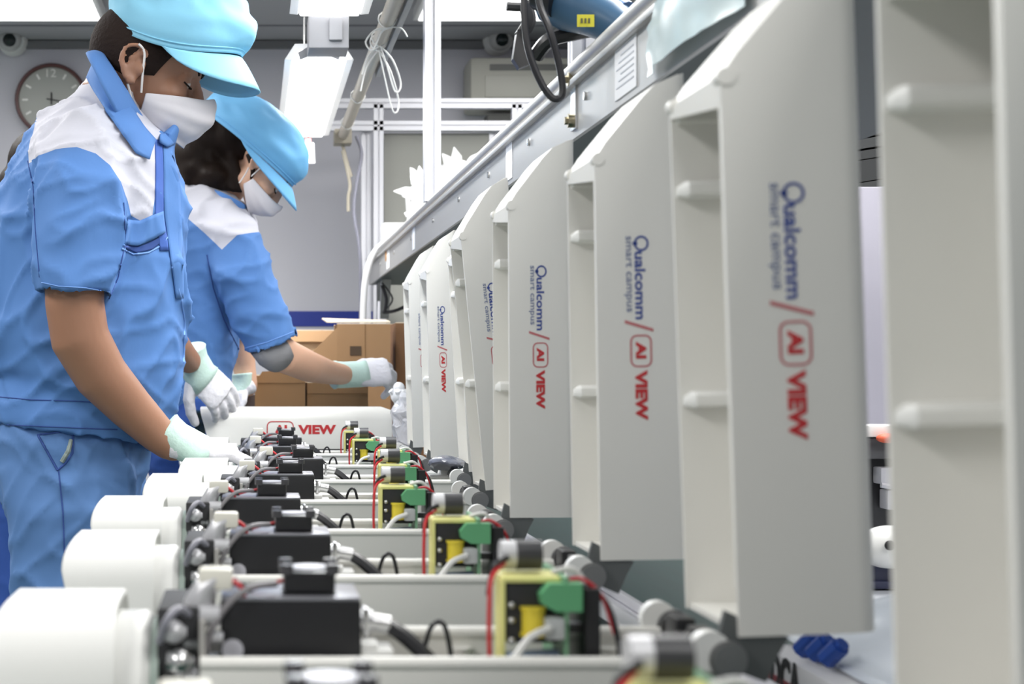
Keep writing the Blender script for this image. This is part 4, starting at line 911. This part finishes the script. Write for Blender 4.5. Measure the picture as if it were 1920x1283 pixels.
seam('front_edge', [(322, 500), (340, 560), (346, 600), (344, 680)], .0022, SEAM)
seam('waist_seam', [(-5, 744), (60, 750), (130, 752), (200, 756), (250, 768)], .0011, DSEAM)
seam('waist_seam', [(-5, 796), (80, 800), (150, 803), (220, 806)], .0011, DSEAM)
seam('sleeve_hem', [(78, 530), (110, 537), (160, 540), (205, 548)], .0009, SEAM)
seam('shoulder_seam', [(52, 302), (62, 350), (66, 430), (74, 520)], .0011, DSEAM)
seam('side_fold_shade', [(232, 380), (236, 450), (222, 520), (205, 560)], .0011, DSEAM)  # dark line laid on the cloth as the shade of a fold
# collar
nape, thr = P(186, 98, 2.79), P(296, 268, 2.79); ax = (thr-nape); L = ax.length/2; cc = (nape+thr)/2; axn = ax.normalized(); dn = V((-axn.z, 0, axn.x)); 
if dn.x > 0: dn = -dn
b = bmesh.new(); secs = []
for (o, l, w_, sh_) in ((.012, .93, .084, 0), (-.006, .98, .092, 0), (.004, 1.03, .112, 0), (.030, 1.08, .148, 0), (.036, 1.06, .146, 0), (.020, .99, .105, 0), (.010, .90, .078, 0)):
    secs.append([cc+dn*(o+(.012*cos(a) if o > .01 else 0))+axn*(L*l*cos(a))+V((0, w_*sin(a), 0)) for a in [R(8+344*k/48) for k in range(49)]])
sections(b, secs, cap=False, closed=False); folds(b, .002, 7, 12)
b = evaluated(b, [('SOLIDIFY', dict(thickness=.002)), ('SUBSURF', dict(levels=1))]); world_obj('collar', b, SHIRT, sh if False else t, smooth=True)
SB = Surf(body, root_loc(t)); S = Surf(sh, root_loc(t))
patch(t, 'collar_leaf', [SB, S], [(187, 97), (203, 128), (226, 168), (252, 210), (272, 240), (292, 262)], [(159, 140), (176, 172), (202, 212), (230, 252), (254, 286), (280, 299)], SHIRT, (.010, .009), .010, n=30, k=8, th=.003)
patch(t, 'collar_leaf', [SB, S], [(300, 252), (312, 250), (326, 252)], [(300, 268), (314, 276), (330, 268)], SHIRT, (.008, .012), .006, n=10, k=5, th=.003)
b = bmesh.new(); c = P(322, 256, 2.74); loft(b, [(c+V((-.012, -.01, -.028)), .010, .02), (c+V((-.004, -.01, -.004)), .014, .026), (c+V((.006, -.004, .012)), .008, .018)], 16); world_obj('collar_tip', b, SHIRT, t)
# trousers
b = legs_bm([pant_hip, leg_r, leg_l], .0075, .0055, 4); pn = world_obj('trousers', b, PANTS, t, smooth=True); S = Surf(pn, root_loc(t))
for nm, pts, r_, m_ in (('pocket_edge', [(72, 818), (90, 850), (108, 882)], .0022, DSEAM), ('pocket_edge', [(108, 882), (124, 868), (136, 850), (137, 806)], .0022, DSEAM), ('pocket_lining', [(116, 866), (128, 846), (133, 826)], .004, mat('lining', (.25, .30, .28), .9)), ('side_seam', [(110, 884), (118, 960), (122, 1060), (125, 1120)], .0012, DSEAM), ('pocket_edge', [(70, 816), (100, 812), (136, 808)], .0018, DSEAM)):
    o = S.line(t, nm, pts, r_, m_)
    if o: o.parent = pn
make_hand(t, P(337, 838, 2.655), (.9, .12, -.12), (0, 0, -1), 1.0, (18, 22, 15), 1, (.72, .1, -.55), .034)
make_hand(t, P(358, 686, 3.60), (.66, .25, -.66), (-.35, .85, -.35), 1.1, (20, 18, 12), -1, (.25, .3, -.9), .039, spread=2)
shoes(t, ((-.36, 2.69), (-.31, 2.90)))

# --- the woman bending forward
t = thing('person', (-.20, 4.007, 0), 'woman with black bob under a blue cap bending over the line, right arm stretched out', 'person')
HW = headmat(P(486, 302, 3.846), 62, -10, .865)
torso = [rx(345, 352, 440, 3.986, .06), rx(372, 310, 462, 3.986, .12), rx(410, 285, 482, 3.986, .17), rx(460, 270, 492, 3.986, .18), rx(540, 262, 470, 3.986, .17), rx(620, 262, 448, 3.986, .165), rx(700, 262, 436, 3.986, .165), rx(770, 258, 432, 3.986, .165)]
sl_r = [rp(400, 405, 3.880, .06, .06), rp(432, 440, 3.832, .066, .062), rp(455, 510, 3.811, .072, .066), rp(485, 580, 3.816, .071, .066), rp(506, 630, 3.832, .068, .064), rp(512, 648, 3.837, .068, .064)]
sl_l = [rp(405, 410, 4.092, .06, .06), rp(420, 480, 4.166, .066, .062), rp(435, 580, 4.219, .064, .06), rp(440, 630, 4.240, .06, .056)]
arm_r = [rp(425, 430, 3.858, .045, .045), rp(470, 540, 3.816, .045, .045), rp(512, 645, 3.837, .042, .042), rp(535, 668, 3.869, .044, .043), rp(580, 688, 3.954, .040, .038), rp(615, 698, 4.039, .032, .032), rp(655, 705, 4.134, .026, .028)]
arm_l = [rp(415, 440, 4.134, .045, .045), rp(438, 580, 4.229, .042, .042), rp(450, 640, 4.261, .040, .038), rp(458, 690, 4.261, .032, .031), rp(466, 728, 4.251, .026, .026)]
neck = [rp(395, 385, 3.986, .055, .058), rp(425, 350, 3.975, .05, .052), rp(455, 315, 3.964, .05, .055)]
hip = [rx(740, 262, 430, 3.986, .16), rx(800, 250, 436, 3.986, .17), rx(880, 255, 425, 3.986, .16)]
leg_r = [rp(345, 840, 3.911, .09, .08), rp(345, 950, 3.901, .08, .075), rp(340, 1100, 3.901, .068, .065), rp(335, 1300, 3.901, .06, .058), rp(332, 1530, 3.901, .054, .054)]
leg_l = [rp(345, 840, 4.070, .09, .08), rp(350, 950, 4.081, .08, .075), rp(350, 1100, 4.081, .068, .065), rp(350, 1300, 4.081, .06, .058), rp(350, 1490, 4.081, .054, .054)]
make_body(t, [shrink(torso, .034), arm_r, arm_l, neck, shrink(hip, .032), shrink(leg_r, .025), shrink(leg_l, .025)], HW, SKINL, .005)
make_face(t, HW, HAIR)
b = bmesh.new()
for (x, y, d, a, c, e) in ((432, 262, 3.964, .085, .088, .062), (388, 262, 3.964, .066, .084, .060), (366, 292, 3.964, .058, .080, .062), (372, 318, 3.959, .054, .078, .040), (398, 332, 3.933, .048, .070, .034), (470, 275, 3.964, .06, .086, .05)):
    ball(b, P(x, y, d), a, c, e)
for k in range(16):
    x = 340+6.5*k; tube(b, [P(x, 285, 3.922-.02*sin(k)), P(x+4+k*.4, 325, 3.911), P(x+10+k*.7, 347+k*1.0, 3.906+.012*(k % 3))], .010, 8)
b = remesh(b, .005, 14, .6); world_obj('hair', b, HAIR, t, smooth=True)
b = bmesh.new()
for x0, x1, y1 in ((500, 516, 352), (510, 528, 346), (518, 540, 342), (474, 470, 338)): tube(b, [P(x0-6, 290, 3.874), P(x0, 318, 3.864), P(x1, y1, 3.880)], lambda s: .010*(1-s*.75), 8)
world_obj('side_lock', b, HAIR, t, smooth=True)
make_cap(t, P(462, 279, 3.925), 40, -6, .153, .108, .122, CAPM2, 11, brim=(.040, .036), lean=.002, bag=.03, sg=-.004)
b = bmesh.new(); loft(b, torso, 36); loft(b, sl_r, 26); loft(b, sl_l, 26); b = remesh(b, .0075, 5); folds(b, .011, 9.0, 7)
open_hem(b, sl_r[-1][0], V((.25, 0, -.95)), .08); open_hem(b, sl_l[-1][0], V((.05, 0, -1)), .08)
two_tone(b, [[(300, 380), (345, 404), (385, 440), (417, 472), (445, 446), (488, 437), (500, 400), (470, 330), (300, 300)]], 3.837, [5])
sh = world_obj('work_shirt', b, [SHIRT, YOKE], t, smooth=True); md = sh.modifiers.new('cloth', 'SOLIDIFY'); md.thickness = .003; md.offset = -1
S = Surf(sh, root_loc(t))
for nm, pts, r_, m_ in (('sleeve_fold_shade', [(388, 478), (400, 540), (420, 600), (448, 655)], .0015, DSEAM), ('sleeve_hem', [(452, 655), (500, 642), (556, 620)], .001, SEAM)):  # the first is a dark line painting the shade along the sleeve fold
    o = S.line(t, nm, pts, r_, m_)
    if o: o.parent = sh
b = bmesh.new(); loft(b, [(P(432, 372, 3.922), .05, .05), (P(426, 384, 3.922), .062, .062), (P(420, 390, 3.933), .066, .066)], 20); world_obj('collar', b, SHIRT, t)
b = bmesh.new(); loft(b, [rp(500, 640, 3.832, .050, .050), rp(514, 660, 3.843, .0475, .0475), rp(524, 668, 3.86, .0455, .0455)], 24); folds(b, .0015, 3, 30); world_obj('grey_undersleeve', b, mat('undersleeve', (.20, .20, .21), .8, bump=.6, bscale=30, stretch=(.3, 1, 2)), t, smooth=True)
b = legs_bm([hip, leg_r, leg_l], .009, .005, 6); world_obj('trousers', b, DPANTS, t, smooth=True)
make_hand(t, P(652, 704, 4.129), (.97, .10, .10), (.15, .72, -.65), 1.15, (48, 42, 20), 1, (.9, .4, .0), .036, spread=1)
make_hand(t, P(462, 728, 4.240), (-.55, -.25, -.28), (0, 0, -1), .9, (15, 20, 15), 1, (.1, .0, -1), .028)
shoes(t, ((-.19, 3.901), (-.17, 4.081)))

# --- the person hidden behind the man
t = thing('person', (-.52, 3.55, 0), 'dark haired person in deep blue mostly hidden behind the man at the left edge', 'person')
HP = headmat(P(78, 340, 3.42), 30, 0, .95)
torso = [rx(395, 30, 110, 3.5, .06), rx(420, -10, 140, 3.5, .14), rx(470, -15, 150, 3.5, .19), rx(560, -10, 160, 3.5, .18), rx(700, -5, 150, 3.5, .16), rx(830, -15, 150, 3.5, .17)]
neck = [rp(65, 410, 3.5, .055, .055), rp(75, 370, 3.5, .05, .05), rp(80, 340, 3.5, .05, .05)]
arm_r = [rp(60, 440, 3.36, .05, .05), rp(66, 560, 3.30, .045, .045), rp(72, 680, 3.29, .04, .04), rp(84, 780, 3.30, .034, .034), rp(94, 850, 3.31, .026, .026)]
arm_l = [rp(60, 440, 3.64, .05, .05), rp(66, 560, 3.70, .045, .045), rp(72, 680, 3.71, .04, .04), rp(84, 780, 3.70, .034, .034), rp(94, 850, 3.69, .026, .026)]
hip = [rx(800, -15, 140, 3.5, .165), rx(900, -20, 125, 3.5, .16)]
leg_r = [rp(30, 880, 3.42, .10, .08), rp(5, 1000, 3.42, .085, .075), rp(-8, 1130, 3.42, .075, .07), rp(-15, 1350, 3.42, .06, .06), rp(-20, 1600, 3.42, .056, .056)]
leg_l = [rp(60, 880, 3.58, .10, .08), rp(60, 1000, 3.58, .085, .075), rp(60, 1130, 3.58, .075, .07), rp(60, 1350, 3.58, .06, .06), rp(60, 1560, 3.58, .056, .056)]
make_body(t, [shrink(torso, .03), neck, arm_r, arm_l, shrink(hip, .03), shrink(leg_r, .025), shrink(leg_l, .025)], HP, SKINL, .006)
make_face(t, HP, HAIR)
b = bmesh.new(); ball(b, (-.022, 0, .042), .102, .092, .094); ball(b, (-.05, 0, -.03), .062, .084, .065); b = remesh(b, .006, 4); local_part(t, 'hair', b, HP, HAIR, smooth=True)
b = bmesh.new(); loft(b, torso, 30); loft(b, [(c, a+.016, r+.016) for c, a, r in arm_r[:3]], 20); loft(b, [(c, a+.016, r+.016) for c, a, r in arm_l[:3]], 20); b = remesh(b, .009, 4); folds(b, .006, 3, 6); world_obj('work_shirt', b, SHIRT, t, smooth=True)
b = legs_bm([hip, leg_r, leg_l], .009, .006, 3); world_obj('trousers', b, DPANTS, t, smooth=True)
make_hand(t, P(97, 862, 3.31), (.1, 0, -1), (0, 1, 0), .95, (15, 20, 15), -1); make_hand(t, P(97, 862, 3.69), (.1, 0, -1), (0, -1, 0), .95, (15, 20, 15), 1)
shoes(t, ((-.57, 3.42), (-.51, 3.58)))
